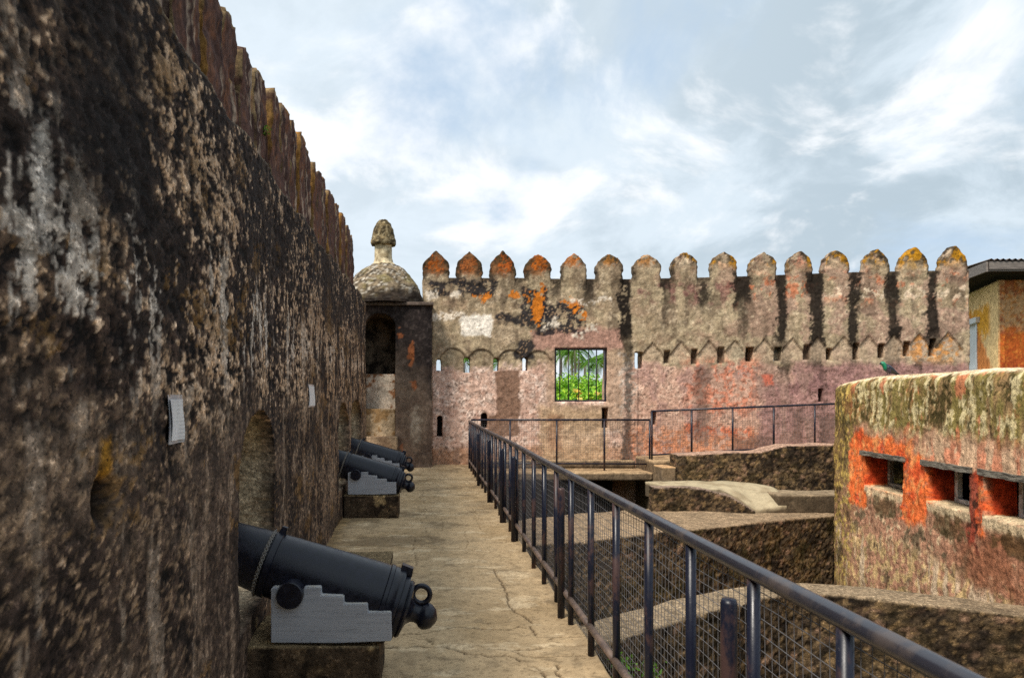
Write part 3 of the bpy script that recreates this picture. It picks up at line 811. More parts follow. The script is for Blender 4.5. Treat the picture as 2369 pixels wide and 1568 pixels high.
# ------------------------------------------------------------------ corner turret
YT = 16.6; ST = 1700 / YT
def tx(x): return (x - 978) / ST
def tz(y): return EYE + (917 - y) / ST
tur = empty('corner_turret', 'small domed stone sentry turret with a dark arched doorway in the corner of the wall', 'turret', (-0.85, 17.2, 0))
def tur_sdf(u, v): return hole(v - tz(707), archsd(u, v, tx(843), tx(915), -0.5, tz(725), 2.0, 0.30))
def tur_color(u, v, w, P, N):
    n = wall_noise(P)
    x = P[:, 0] * ST + 978; y = 917 - (P[:, 2] - EYE) * ST
    col = np.tile(lin(132, 112, 96), (len(P), 1))
    col = over(col, sstep(n['b'], -0.1, 0.35), lin(104, 86, 74), 0.8)
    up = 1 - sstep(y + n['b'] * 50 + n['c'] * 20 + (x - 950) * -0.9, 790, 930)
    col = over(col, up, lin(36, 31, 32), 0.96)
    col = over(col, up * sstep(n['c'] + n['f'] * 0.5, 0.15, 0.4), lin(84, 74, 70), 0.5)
    lowd = sstep(y + n['b'] * 30, 985, 1060)
    col = over(col, lowd * sstep(n['d'], -0.3, 0.15), lin(76, 62, 56), 0.7)
    for a, b, c, d, k in ((942, 960, 785, 850, 0.9), (952, 966, 880, 905, 0.9), (925, 935, 1030, 1060, 0.6), (915, 935, 765, 785, 0.7)):
        m = sstep(-np.hypot((x + n['c'] * 6 - (a + b) / 2) / (b - a) * 2, (y + n['c'] * 10 - (c + d) / 2) / (d - c) * 2) + 0.9 + n['c'] * 0.7, -0.1, 0.2); col = over(col, m, lin(168, 98, 56), k * 0.75)
    m = sstep(-np.hypot((x - 962) / 17, (y - 985) / 55) + 0.8 + n['c'] * 0.5, -0.1, 0.25); col = over(col, m, lin(168, 152, 134), 0.75)
    col = over(col, sstep(w, 0.05, 0.2), lin(80, 66, 56), 0.8)
    return col
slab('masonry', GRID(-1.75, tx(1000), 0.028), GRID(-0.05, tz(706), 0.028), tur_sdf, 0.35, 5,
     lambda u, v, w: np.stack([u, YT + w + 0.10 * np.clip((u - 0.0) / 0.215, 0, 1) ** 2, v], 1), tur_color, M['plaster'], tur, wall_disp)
slab('side_wall', GRID(YT + 0.1, 17.6, 0.05), GRID(-0.05, tz(706), 0.05), None, 0.2, 2,
     lambda u, v, w: np.stack([tx(1000) - w, u, v], 1), lambda u, v, w, P, N: np.tile(lin(140, 120, 102), (len(P), 1)), M['plaster'], tur, wall_disp)
mb = MB(); mb.box(-2.4, 0.15, 17.75, 18.4, 0, 3.6); mb.box(-2.6, -2.4, 16.9, 18.4, 0, 3.6); mb.box(-2.4, 0.15, 17.0, 18.2, 3.45, 3.58); mb.box(-2.4, -1.7, 16.62, 17.0, 0, 3.6)
mb.build('inner_wall', M['inner_plaster'], tur)
def stepcol(c1, c2, c3=None):
    def f(u, v, w, P, N):
        n = wall_noise(P)
        col = np.tile(c1, (len(P), 1)); col = over(col, sstep(n['b'] + 0.4 * n['c'], 0.0, 0.25), c2, 0.9)
        if c3 is not None: col = over(col, sstep(n['d'] + 0.7 * n['c'], 0.02, 0.22), c3, 0.9)
        return col
    return f
def block(name, x0, x1, y0, y1, z0, z1, colf, mat, parent, h=0.03, d=0.35, slope=None):
    """stone block: front face, top and sides, with a worn surface"""
    def mf(u, v, w):
        z = v if slope is None else v + slope(u, w)
        return np.stack([u, y0 + w, z], 1)
    return slab(name, GRID(x0, x1, h), GRID(z0, z1, h), None, y1 - y0, max(3, int((y1 - y0) / h / 1.5)), mf, colf, mat, parent,
                lambda u, v, w, P, N: d * wall_disp(u, v, w, P, N), back=False)
block('step', tx(840), tx(920), YT - 0.10, YT + 0.3, 0, tz(1009), stepcol(lin(120, 98, 78), lin(150, 128, 104)), M['plaster'], tur)
block('threshold', tx(844), tx(914.5), YT + 0.16, YT + 0.6, 0, tz(946), stepcol(lin(160, 138, 110), lin(188, 164, 134), lin(140, 108, 70)), M['plaster'], tur)
block('breast_wall', tx(840), tx(920), YT + 0.42, YT + 0.6, 0, tz(864), stepcol(lin(206, 190, 172), lin(188, 168, 150), lin(134, 84, 44)), M['plaster'], tur)
mb = MB(); mb.box(-1.85, tx(1003), YT - 0.07, 18.3, tz(707) + 0.002, tz(699), 0.02)
V, F = mb.arrays(); mb.build('cornice', M['plaster'], tur, False, np.tile(lin(96, 84, 76), (len(V), 1)))
sD = 1700 / 17.25
DX = (887 - 978) / sD; zD = tz(699)
prof = [(0.93, 0.0), (0.925, 0.06), (0.90, 0.16), (0.87, 0.28), (0.82, 0.42), (0.74, 0.56), (0.64, 0.70), (0.52, 0.82), (0.38, 0.91), (0.27, 0.955), (0.24, 0.97), (0.0, 0.98)]
def fine(prof, k=4):
    prof = np.array(prof); t = np.arange(len(prof)); tt = np.linspace(0, len(prof) - 1, (len(prof) - 1) * k + 1)
    return np.stack([np.interp(tt, t, prof[:, 0]), np.interp(tt, t, prof[:, 1])], 1)
V, F = lathe_np(fine(prof, 5), 96, (DX, 17.25, zD))
N = vnormals(V, [F]); V = V + N * (0.03 * fbm(V, 2.5, 3, 61) + 0.02 * fbm(V, 9, 4, 62))[:, None]
n = wall_noise(V)
col = np.tile(lin(136, 120, 98), (len(V), 1)); col = over(col, sstep(n['c'], -0.2, 0.15), lin(62, 54, 44), 0.9)
col = over(col, sstep(n['f'] + n['c'], 0.25, 0.5), lin(206, 196, 180), 0.7); col = over(col, sstep(n['b'], 0.1, 0.35), lin(120, 108, 66), 0.6)
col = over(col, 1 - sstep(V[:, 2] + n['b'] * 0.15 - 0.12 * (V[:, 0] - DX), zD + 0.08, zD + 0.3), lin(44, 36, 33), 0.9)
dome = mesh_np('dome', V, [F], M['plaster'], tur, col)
zF = zD + 0.95
prof = [(0.30, 0.0), (0.235, 0.05), (0.205, 0.15), (0.20, 0.40), (0.205, 0.50), (0.0, 0.51)]
V, F = lathe_np(fine(prof), 40, (DX, 17.25, zF)); N = vnormals(V, [F]); V = V + N * (0.012 * fbm(V, 7, 4, 63))[:, None]
n = wall_noise(V); col = np.tile(lin(200, 184, 152), (len(V), 1)); col = over(col, sstep(n['c'], 0.0, 0.3), lin(140, 122, 92), 0.8)
fin = mesh_np('finial', V, [F], M['plaster'], dome, col)
prof = [(0.20, 0.47), (0.28, 0.46), (0.30, 0.50), (0.285, 0.58), (0.26, 0.70), (0.23, 0.84), (0.17, 0.97), (0.09, 1.05), (0.0, 1.07)]
V, F = lathe_np(fine(prof), 48, (DX, 17.25, zF)); N = vnormals(V, [F]); V = V + N * (0.02 * fbm(V, 8, 4, 64) + 0.012 * fbm(V, 20, 3, 65))[:, None]
n = wall_noise(V); col = np.tile(lin(116, 100, 72), (len(V), 1)); col = over(col, sstep(n['c'], -0.2, 0.1), lin(56, 48, 34), 0.9); col = over(col, sstep(n['f'], 0.15, 0.4), lin(180, 164, 130), 0.6)
mesh_np('finial_cap', V, [F], M['plaster'], dome, col)

# ------------------------------------------------------------------ path
def seg_dist(X, Y, pts):
    d = np.full(len(X), 9.0)
    for (ax, ay), (bx_, by_) in zip(pts[:-1], pts[1:]):
        vx, vy = bx_ - ax, by_ - ay; t = np.clip(((X - ax) * vx + (Y - ay) * vy) / max(vx * vx + vy * vy, 1e-9), 0, 1)
        d = np.minimum(d, np.hypot(X - ax - t * vx, Y - ay - t * vy))
    return d
def fl(rx, ry):
    x = (1500 + rx * .40946) / 1.6209; y = (1900 + ry * .40946) / 1.6209; s_ = (y - 917) / EYE
    return ((x - 978) / s_, 1700 / s_)
CR = [[(0, 1160), (60, 1155), (330, 1140), (520, 1100), (780, 1110), (1180, 1115)], [(-200, 1300), (0, 1290), (300, 1265), (400, 1290), (600, 1340), (780, 1360), (1000, 1375), (1100, 1420)],
      [(1200, 1090), (1230, 1160), (1270, 1190), (1700, 1175)], [(800, 1310), (1060, 1310), (1400, 1275), (1700, 1265)], [(1040, 1320), (1130, 1360), (1600, 1365), (1700, 1365)],
      [(860, 550), (960, 770), (1040, 960), (1120, 990), (1220, 1060)], [(1380, 1190), (1370, 1230)], [(590, 0), (680, 70), (740, 215)], [(140, 270), (120, 380), (145, 520), (110, 560), (105, 700)],
      [(380, 110), (390, 180), (380, 240)], [(215, 0), (225, 60)], [(185, 100), (200, 160)], [(1240, 1460), (1280, 1510), (1330, 1568)], [(1460, 1440), (1420, 1510), (1500, 1568)], [(500, 100), (540, 170)], [(220, 1190), (300, 1250)]]
CR = [[fl(*p) for p in c] for c in CR]
rr = random.Random(3)
for _ in range(26):
    y_ = rr.uniform(7.5, 16); x_ = rr.uniform(-0.8, 1.0); c = [(x_, y_)]
    for k in range(4): x_ += rr.uniform(-0.12, 0.12); y_ += rr.uniform(0.1, 0.45); c.append((x_, y_))
    CR.append(c)
for y_ in (8.2, 9.6, 11.2, 12.9, 14.5): CR.append([(-0.4, y_), (0.2, y_ + rr.uniform(-.1, .1)), (1.08, y_ + rr.uniform(-.15, .15))])
CRD = [0.0]
def path_masks(P):
    X = P[:, 0] + 0.02 * fbm(P, 5, 3, 71) + 0.008 * fbm(P, 20, 2, 72); Y = P[:, 1] + 0.05 * fbm(P, 4, 3, 73) + 0.01 * fbm(P, 20, 2, 74)
    d = np.full(len(P), 9.0); 
    for k, c in enumerate(CR): d = np.minimum(d, seg_dist(X, Y, c) * (1.0 if k < 6 or k in (12, 13) else 1.7))
    w = 0.0075 + 0.0002 * P[:, 1]
    return 1 - sstep(d, w * 0.35, w * 1.3)
def path_color(u, v, w, P, N):
    col = np.tile(lin(198, 170, 132), (len(P), 1))
    nb = fbm(P, 1.0, 4, 75); nl = fbm(P, 3.0, 4, 76, (0.7, 1.6, 1)); nf = fbm(P, 12, 4, 77); ng = fbm(P, 1.6, 4, 78)
    col = over(col, sstep(nb, -0.1, 0.4), lin(178, 150, 112), 0.75)
    col = over(col, sstep(ng + nf * 0.3, 0.12, 0.4), lin(164, 142, 112), 0.6)
    col = over(col, sstep(nl + nf * 0.35, 0.22, 0.42), lin(224, 198, 160), 0.75)
    col = over(col, sstep(nf, 0.3, 0.5), lin(128, 106, 78), 0.35)
    col = over(col, sstep(P[:, 0] + nl * 0.1, 0.95, 1.06), lin(150, 126, 96), 0.5)
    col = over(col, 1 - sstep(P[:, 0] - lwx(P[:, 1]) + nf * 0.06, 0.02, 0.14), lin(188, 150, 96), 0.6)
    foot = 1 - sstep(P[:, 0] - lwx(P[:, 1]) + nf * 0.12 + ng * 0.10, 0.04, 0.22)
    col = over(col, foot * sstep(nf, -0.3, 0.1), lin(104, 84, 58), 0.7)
    col = over(col, sstep(nb + ng + 0.4 * nf, 0.35, 0.6), lin(134, 112, 84), 0.55)
    col = over(col, sstep(fbm(P, 40, 2, 82), 0.42, 0.55), lin(112, 92, 68), 0.5)
    col = over(col, path_masks(P) * (1 - 0.55 * sstep(P[:, 1], 6.0, 8.0)), lin(66, 49, 32), 0.85)
    col = over(col, sstep(w, 0.04, 0.1), lin(96, 82, 66), 0.9)
    return col
def path_disp(u, v, w, P, N):
    step_ = sstep(P[:, 1] + 0.03 * fbm(P, 3, 2, 79), 4.62, 4.67) * 0.0
    return 0.010 * fbm(P, 1.3, 3, 80) + 0.006 * fbm(P, 7, 4, 81) - 0.014 * path_masks(P) + step_
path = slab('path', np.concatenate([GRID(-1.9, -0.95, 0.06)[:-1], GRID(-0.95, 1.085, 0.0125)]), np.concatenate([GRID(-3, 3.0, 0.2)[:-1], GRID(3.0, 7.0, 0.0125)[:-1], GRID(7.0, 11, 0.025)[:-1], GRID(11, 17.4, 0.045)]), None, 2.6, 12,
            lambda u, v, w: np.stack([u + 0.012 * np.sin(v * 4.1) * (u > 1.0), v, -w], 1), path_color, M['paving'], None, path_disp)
tag(path, kind='structure')
path["label"] = 'worn tan cracked stone walkway between the rampart wall and the railing'

# ------------------------------------------------------------------ ground
def ground_sheet():
    b = MB(); k = 24
    e = np.concatenate([[-900, -300], np.linspace(-60, 60, k), [300, 900]])
    X, Y = np.meshgrid(e, e, indexing='ij'); m = len(e)
    V = np.stack([X.ravel(), Y.ravel(), np.full(m * m, -2.6)], 1)
    i = np.arange(m * m).reshape(m, m)
    b.add(V, np.stack([i[:-1, :-1].ravel(), i[1:, :-1].ravel(), i[1:, 1:].ravel(), i[:-1, 1:].ravel()], 1))
    return b.build('ground', M['earth'], None, True)
tag(ground_sheet(), kind='structure')

# ------------------------------------------------------------------ courtyard walls
def rubble_color(lightness=1.0, moss=0.4, sc=7.5, seed=0, topc_=(168, 148, 122)):
    def f(u, v, w, P, N):
        F1, F2, ID = worley(P + 0.03 * np.stack([fbm(P, 6, 2, 111), fbm(P, 6, 2, 112), fbm(P, 6, 2, 113)], 1), sc * 1.45, seed, (1, 1, 1.6))
        n = wall_noise(P)
        r = (ID * 37 % 101) / 101.0
        col = np.tile(lin(98, 82, 64), (len(P), 1))
        col = over(col, (r > 0.45) * 1.0, lin(128, 106, 80)); col = over(col, (r > 0.72) * 1.0, lin(72, 60, 50)); col = over(col, (r > 0.88) * 1.0, lin(162, 130, 106))
        col = over(col, 1 - sstep(F2 - F1 + 0.1 * n['f'], 0.0, 0.14), lin(36, 30, 25), 0.85)
        col = over(col, sstep(n['f'] + n['c'] * 0.5, 0.1, 0.4), lin(110, 92, 68), 0.5)
        col = over(col, sstep(-n['b'] - n['a'] * 0.5, -0.05, 0.35), lin(36, 30, 26), 0.75)
        col = over(col, sstep(n['d'] + n['c'] * 0.3, 0.05, 0.35), lin(78, 68, 34), moss)
        col = over(col, sstep(n['c'] + n['f'] * 0.5, 0.28, 0.45), lin(170, 140, 100), 0.6)
        col = col * lightness * 0.85
        topc = tuple(q * 0.88 for q in topc_)
        t = sstep(N[:, 2] + n['c'] * 0.12, 0.55, 0.75)
        tc_ = over(np.tile(lin(*topc), (len(P), 1)), sstep(n['b'], 0.0, 0.35), lin(*[q * 0.80 for q in topc]), 0.7)
        tc_ = over(tc_, sstep(n['f'] + n['c'], 0.3, 0.5), lin(*[min(255, q * 1.15) for q in topc]), 0.6)
        return col * (1 - t[:, None]) + tc_ * t[:, None]
    return f
def rubble_disp(amp=0.05, sc=7.5, seed=0):
    def f(u, v, w, P, N):
        F1, F2, ID = worley(P + 0.03 * np.stack([fbm(P, 6, 2, 111), fbm(P, 6, 2, 112), fbm(P, 6, 2, 113)], 1), sc * 1.45, seed, (1, 1, 1.6))
        t = sstep(N[:, 2], 0.55, 0.8)
        return (1 - t) * (amp * (np.clip(F2 - F1, 0, 0.35) * 2 - 0.3) + 0.010 * fbm(P, 9, 4, 92)) + 0.014 * fbm(P, 2, 3, 91) + 0.004 * fbm(P, 12, 3, 93)
    return f
class Poly:
    def __init__(s, pts, k=20, sgn=1):
        p = np.array(pts, float); s.c = p
        q = np.concatenate([[2 * p[0] - p[1]], p, [2 * p[-1] - p[-2]]]); out = []
        for i in range(len(p) - 1):
            t = np.linspace(0, 1, k, endpoint=False)[:, None]; a, b, c, d = q[i:i + 4]
            out.append(0.5 * (2 * b + (c - a) * t + (2 * a - 5 * b + 4 * c - d) * t ** 2 + (3 * b - a - 3 * c + d) * t ** 3))
        s.p = np.concatenate(out + [p[-1:]]); s.l = np.concatenate([[0], np.cumsum(np.linalg.norm(np.diff(s.p, axis=0), axis=1))])
        t = np.gradient(s.p, axis=0); t /= np.linalg.norm(t, axis=1)[:, None]; s.n = sgn * np.stack([-t[:, 1], t[:, 0]], 1); s.L = s.l[-1]
    def at(s, u, w):
        x = np.interp(u, s.l, s.p[:, 0]); y = np.interp(u, s.l, s.p[:, 1]); nx = np.interp(u, s.l, s.n[:, 0]); ny = np.interp(u, s.l, s.n[:, 1])
        return x + nx * w, y + ny * w
    def u_of_y(s, y): return float(np.interp(y, s.p[:, 1], s.l))
def poly_map(pl):
    def f(u, v, w):
        x, y = pl.at(u, w); return np.stack([x, y, v], 1)
    return f
def low_wall(name, label, pts, z0, top, thick, h=0.03, lightness=1.0, moss=0.4, seed=0, sc=7.5, topc=(168, 148, 122), nw=None, group=None):
    pl = Poly(pts)
    zt = (lambda u: np.full_like(u, top)) if np.isscalar(top) else (lambda u: np.interp(u, np.linspace(0, pl.L, len(top)), top))
    zm = top if np.isscalar(top) else max(top)
    o = slab(name, GRID(0, pl.L, h), GRID(z0, zm + h, h), lambda u, v: v - zt(u) - 0.012 * np.sin(u * 2.3 + seed) - 0.006 * np.sin(u * 6.1 + 2 * seed), thick, nw or max(4, int(thick / 0.07)), poly_map(pl),
             rubble_color(lightness, moss, sc, seed, topc), M['rubble'], None, rubble_disp(0.036, sc, seed))
    return tag(o, label, 'wall', group)
# order of points: left to right, so the thickness goes away from the camera
low_wall('stone_wall', 'dark rubble wall with a pale curved coping, nearest low wall in the sunken yard', [(1.15, 6.6), (2.0, 7.1), (2.94, 7.75), (4.0, 8.45), (4.6, 8.6), (5.2, 8.3), (6.33, 7.74), (8.0, 7.0)], -2.6, -0.70, 0.50, 0.03, 0.72, 0.2, 3, 6.5, (158, 138, 112))
low_wall('retaining_wall', 'broad flat-topped rubble retaining wall crossing the middle of the sunken yard', [(1.1, 10.7), (2.72, 11.35), (4.4, 12.15), (6.0, 12.9), (7.9, 13.75)], -2.6, -0.60, 2.1, 0.034, 0.85, 0.55, 1, 8.0, (166, 142, 114), 22)
low_wall('stone_wall', 'dark stone-faced low wall beside the opening under the footbridge', [(4.42, 14.2), (5.1, 14.1), (5.75, 13.95), (6.2, 13.75)], -0.8, [-0.13, -0.14, -0.17, -0.28, -0.55], 0.24, 0.03, 0.66, 0.2, 5, 7.5, (160, 138, 122))
low_wall('stone_wall', 'ragged rubble wall with a stepped pinkish coping below the sloping fence', [(5.28, 15.25), (6.5, 15.2), (7.6, 15.15), (9.2, 15.1)], -0.7, [0.37, 0.40, 0.44, 0.47, 0.59, 0.59, 0.6, 0.6], 0.55, 0.03, 0.8, 0.3, 7, 7.0, (196, 160, 138))
# smooth sloping slab and the bench beside it
def plaster_col(c1, c2, c3):
    def f(u, v, w, P, N):
        n = wall_noise(P); col = np.tile(lin(*c1), (len(P), 1)); col = over(col, sstep(n['b'] + n['c'] * 0.4, 0.0, 0.35), lin(*c2), 0.8)
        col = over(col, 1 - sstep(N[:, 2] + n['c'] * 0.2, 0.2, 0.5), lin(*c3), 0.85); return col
    return f
def vault():
    us = GRID(0, 1, 0.03); vs = GRID(0, 1, 0.03)
    def mf(u, v, w):
        # near edge from (6.0,13.5,-0.62) to (7.2,14.0,-0.42), far edge from (5.0,15.1,-0.10) to (7.1,15.1,-0.36), bulging between
        nx = 4.9 + 2.05 * u; ny = np.interp(u, [0, 0.5, 0.65, 1], [14.3, 14.1, 13.8, 13.95]); nz = np.interp(u, [0, 0.4, 0.55, 0.68, 1], [-0.17, -0.19, -0.34, -0.56, -0.46])
        fx = 4.6 + 2.5 * u; fy = 15.2 + 0 * u; fz = -0.15 + 0.02 * u - 0.12 * u ** 6
        z = nz + (fz - nz) * v + 0.12 * np.sin(np.pi * np.clip(v, 0, 1)) * sstep(u, 0.3, 0.7)
        return np.stack([nx + (fx - nx) * v, ny + (fy - ny) * v, z - w], 1)
    o = slab('vault_slab', us, vs, None, 0.3, 4, mf, plaster_col((176, 162, 134), (150, 134, 108), (70, 58, 46)), M['paving'], None, lambda u, v, w, P, N: 0.02 * fbm(P, 2.5, 4, 95))
    return tag(o, 'smooth pale plaster hump sloping down in front of the ragged rubble wall', 'stone slab')
vault()
o = block('stone_bench', 6.75, 8.6, 13.95, 14.7, -0.62, -0.27, plaster_col((150, 132, 108), (112, 98, 80), (72, 62, 50)), M['plaster'], None, 0.04, 0.6)
tag(o, 'low grey stone bench against the round bastion behind the broad retaining wall', 'bench')
# footbridge slab and the ramp behind the ragged wall
def fb_col(u, v, w, P, N):
    n = wall_noise(P); col = np.tile(lin(178, 150, 116), (len(P), 1)); col = over(col, sstep(n['b'], 0.0, 0.4), lin(146, 122, 94), 0.7)
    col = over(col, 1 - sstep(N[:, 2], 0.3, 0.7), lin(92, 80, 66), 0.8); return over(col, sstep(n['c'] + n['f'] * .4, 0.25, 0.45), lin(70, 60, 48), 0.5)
o = block('footbridge', 1.1, 4.99, 15.95, 17.28, -0.22, -0.055, fb_col, M['plaster'], None, 0.04, 0.3); tag(o, 'pale concrete footbridge slab over the dark opening at the far end of the yard', 'footbridge')
o = block('ramp', 5.0, 12.3, 15.85, 17.28, -2.6, 0.20, fb_col, M['plaster'], None, 0.06, 0.3, slope=lambda u, w: np.interp(u, [5, 7, 9, 12.3], [0, 0.10, 0.24, 0.32])); tag(o, kind='structure')
o = block('stone_kerb', 1.3, 4.9, 16.95, 17.25, -0.045, 0.12, fb_col, M['plaster'], None, 0.04, 0.3); tag(o, 'low tan kerb step along the foot of the battlement wall behind the fence', 'kerb')
o = block('stone_step', 4.98, 5.27, 15.3, 15.84, -0.62, 0.13, plaster_col((198, 160, 118), (160, 132, 104), (104, 92, 76)), M['plaster'], None, 0.03, 0.4); tag(o, 'short tan step block where the level and sloping fences meet', 'step')
mb = MB(); mb.box(1.12, 4.4, 17.05, 17.2, -2.6, -0.24); o = mb.build('abutment', M['dark']); tag(o, 'dark back wall in the shadow under the footbridge', 'wall')  # near-black panel, puts the shade of the opening into the colour

# ------------------------------------------------------------------ round bastion on the right
bp = Poly([(6.2, 4.6), (6.45, 6.4), (6.69, 8.17), (6.95, 10.1), (7.18, 11.8), (7.30, 12.75), (7.55, 13.45), (8.1, 13.95), (9.0, 14.3), (10.5, 14.5)], 24, -1)
BT = 1.93
bw = [(10.76, 12.0), (9.16, 10.17), (7.75, 8.88)]
BWU = [(bp.u_of_y(a), bp.u_of_y(b)) for a, b in bw]
BZ0, BZ1 = 0.15, 0.70
bas = empty('bastion', 'mossy round-ended bastion with orange-red window recesses at the right of the yard', 'bastion', (8.0, 10.0, -2.6))
def bas_sdf(u, v):
    S = v - BT
    for a, b in BWU: S = hole(S, boxsd(u, v, a, b, BZ0, BZ1))
    return S
def bas_map(u, v, w):
    r = 0.17; t = np.clip((v - (BT - r)) / r, 0, 1)
    base = 0
    x, y = bp.at(u, np.maximum(w, r * (1 - np.sqrt(np.clip(1 - t * t, 0, 1)))) - base)
    return np.stack([x, y, v - 0.09 * sstep(y, 11.6, 13.4) * sstep(v, 1.0, 1.9)], 1)
def bas_color(u, v, w, P, N):
    n = wall_noise(P); ns = fbm(P, 4.0, 4, 97, (1, 1, 0.13)); n2 = fbm(P, 7.5, 5, 98, (1, 0.8, 0.24), 0.65)
    L = lin; y = P[:, 1]; z = v + n['b'] * 0.10 + ns * 0.16
    col = np.tile(L(186, 140, 112), (len(P), 1))
    col = over(col, sstep(n2, -0.05, 0.3), L(214, 176, 138), 0.8)
    col = over(col, sstep(n['d'], 0.0, 0.3), L(170, 104, 78), 0.6)
    # below the sills: brown and tan, blackened in patches
    lo = 1 - sstep(z, -0.05, 0.18)
    col = over(col, lo, L(182, 136, 110), 0.85)
    col = over(col, lo * sstep(n['c'] + n['b'] * 0.6, 0.0, 0.3), L(244, 216, 176), 0.75)
    col = over(col, lo * sstep(n['b'] + n['c'] * 0.7 + ns * 0.3, 0.1, 0.3), L(74, 58, 40), 0.8)
    ll = 1 - sstep(z, -0.75, -0.45)
    col = over(col, ll * sstep(n['c'] + ns, -0.25, 0.1), L(222, 188, 134), 0.8)
    col = over(col, ll * sstep(ns, 0.05, 0.25), L(226, 200, 172), 0.8)
    brown = lo * (1 - sstep(y + n['b'] * 0.4, 9.2, 9.8)) * sstep(z, -0.85, -0.6)
    col = over(col, brown * (0.5 + 0.5 * sstep(n['b'], -0.3, 0.1)), L(164, 106, 78), 0.85)
    # moss on the upper band
    up = sstep(z + 0.05 * n['c'], 1.0, 1.2)
    mossm = up * (0.55 + 0.45 * sstep(ns + n2 * 0.5, -0.25, 0.1))
    col = over(col, mossm, L(132, 122, 66), 0.9)
    col = over(col, up * sstep(n2 + n['c'] * 0.6, 0.10, 0.22), L(224, 206, 160), 0.8)
    col = over(col, up * sstep(-ns + n['f'] * 0.5 - 0.3 * n2, 0.18, 0.34), L(62, 58, 24), 0.85)
    col = over(col, up * sstep(ns + n['d'] * 0.7, 0.28, 0.45), L(206, 128, 92), 0.85)
    end = sstep(y + n['b'] * 0.15, 12.25, 12.6)
    col = over(col, end * (1 - lo * 0.5), L(112, 98, 56), 0.75)
    col = over(col, end * sstep(n['c'] + n['f'] * 0.6, 0.02, 0.25), L(206, 176, 98), 0.85)
    col = over(col, end * sstep(-n['b'], 0.1, 0.4), L(54, 46, 28), 0.75)
    # orange-red limewash round the windows
    jj = n['c'] * 0.09 + n['b'] * 0.12
    def zone(y0, y1, z0, z1, sft=0.05): return 1 - sstep(boxsd(y + jj, v + n['b'] * 0.10 + ns * 0.10, y0, y1, z0, z1), -sft, sft)
    m = np.maximum.reduce([zone(9.95, 12.5, 0.1, 0.78), zone(10.55, 12.5, 0.5, 0.98), zone(10.15, 10.8, -0.22, 0.5), zone(11.95, 12.5, -0.2, 0.6), zone(8.84, 9.0, -0.05, 0.66, 0.03)])
    col = over(col, m, L(246, 122, 62), 0.94)
    col = over(col, m * sstep(n2 + n['c'] * .5, 0.05, 0.3), L(252, 168, 104), 0.75)
    col = over(col, m * sstep(-n['b'] + n['d'] * .4, 0.1, 0.4), L(220, 78, 44), 0.7)
    col = over(col, m * sstep(n['f'] + ns * 0.6, 0.36, 0.5), L(150, 110, 90), 0.6)
    m = zone(8.95, 9.2, -0.25, 0.62, 0.04)
    col = over(col, m, L(150, 60, 44), 0.85); col = over(col, m * sstep(n['c'] + ns * 0.5, 0.0, 0.2), L(50, 36, 28), 0.85)
    m = zone(7.0, 10.3, 0.70, 1.02, 0.08) * (1 - zone(10.3, 12.6, 0.5, 1.2))
    col = over(col, m, L(226, 190, 156), 0.8); col = over(col, m * sstep(ns + n['c'] * .5, 0.1, 0.35), L(222, 130, 96), 0.7)
    for k, (a, b) in enumerate(BWU):
        sill = (1 - sstep(np.abs(v - BZ0 + 0.06) + n['c'] * 0.05, 0.03, 0.10)) * (u > a) * (u < b)
        col = over(col, sill, L(214, 194, 158), 0.8)
        m = sstep(-np.hypot((u - a - 0.5) / 0.5, (v + 0.10) / 0.16) + 0.9 + n['c'] * 0.6, -0.1, 0.2); col = over(col, m, L(74, 62, 34), 0.75)
    ins = sstep(w, 0.03, 0.10) * (v > BZ0 + 0.03) * (v < BZ1 + 0.05) * (np.abs(N[:, 2]) < 0.6)
    col = over(col, ins, L(190, 66, 34), 0.95); col = over(col, ins * sstep(n2, 0.0, 0.35), L(120, 44, 26), 0.7)
    sl = sstep(w, 0.01, 0.06) * sstep(N[:, 2], 0.4, 0.7) * (v < 1)
    col = over(col, sl, L(196, 176, 142), 0.9)
    topm = sstep(v + n['c'] * 0.04, BT - 0.06, BT - 0.03)
    col = over(col, topm, L(236, 212, 176), 0.9)  # cream band painted along the rounded rim so it looks lit
    return col
def bas_disp(u, v, w, P, N):
    n2 = fbm(P, 7.5, 5, 98, (1, 0.8, 0.24), 0.65)
    e = 0.04 * fbm(P, 1.2, 3, 101) + 0.016 * n2 + 0.012 * fbm(P, 16, 3, 102)
    return np.where(v > BT - 0.2, e * 0.6, e)
slab('masonry', np.concatenate([GRID(0, bp.u_of_y(7.0), 0.1)[:-1], GRID(bp.u_of_y(7.0), bp.u_of_y(13.9), 0.022)[:-1], GRID(bp.u_of_y(13.9), bp.L, 0.08)]),
     np.concatenate([GRID(-2.6, -1.5, 0.1)[:-1], GRID(-1.5, BT + 0.02, 0.022)]), bas_sdf, 0.36, 6, bas_map, bas_color, M['moss'], bas, bas_disp, flip=True)
mb = MB()
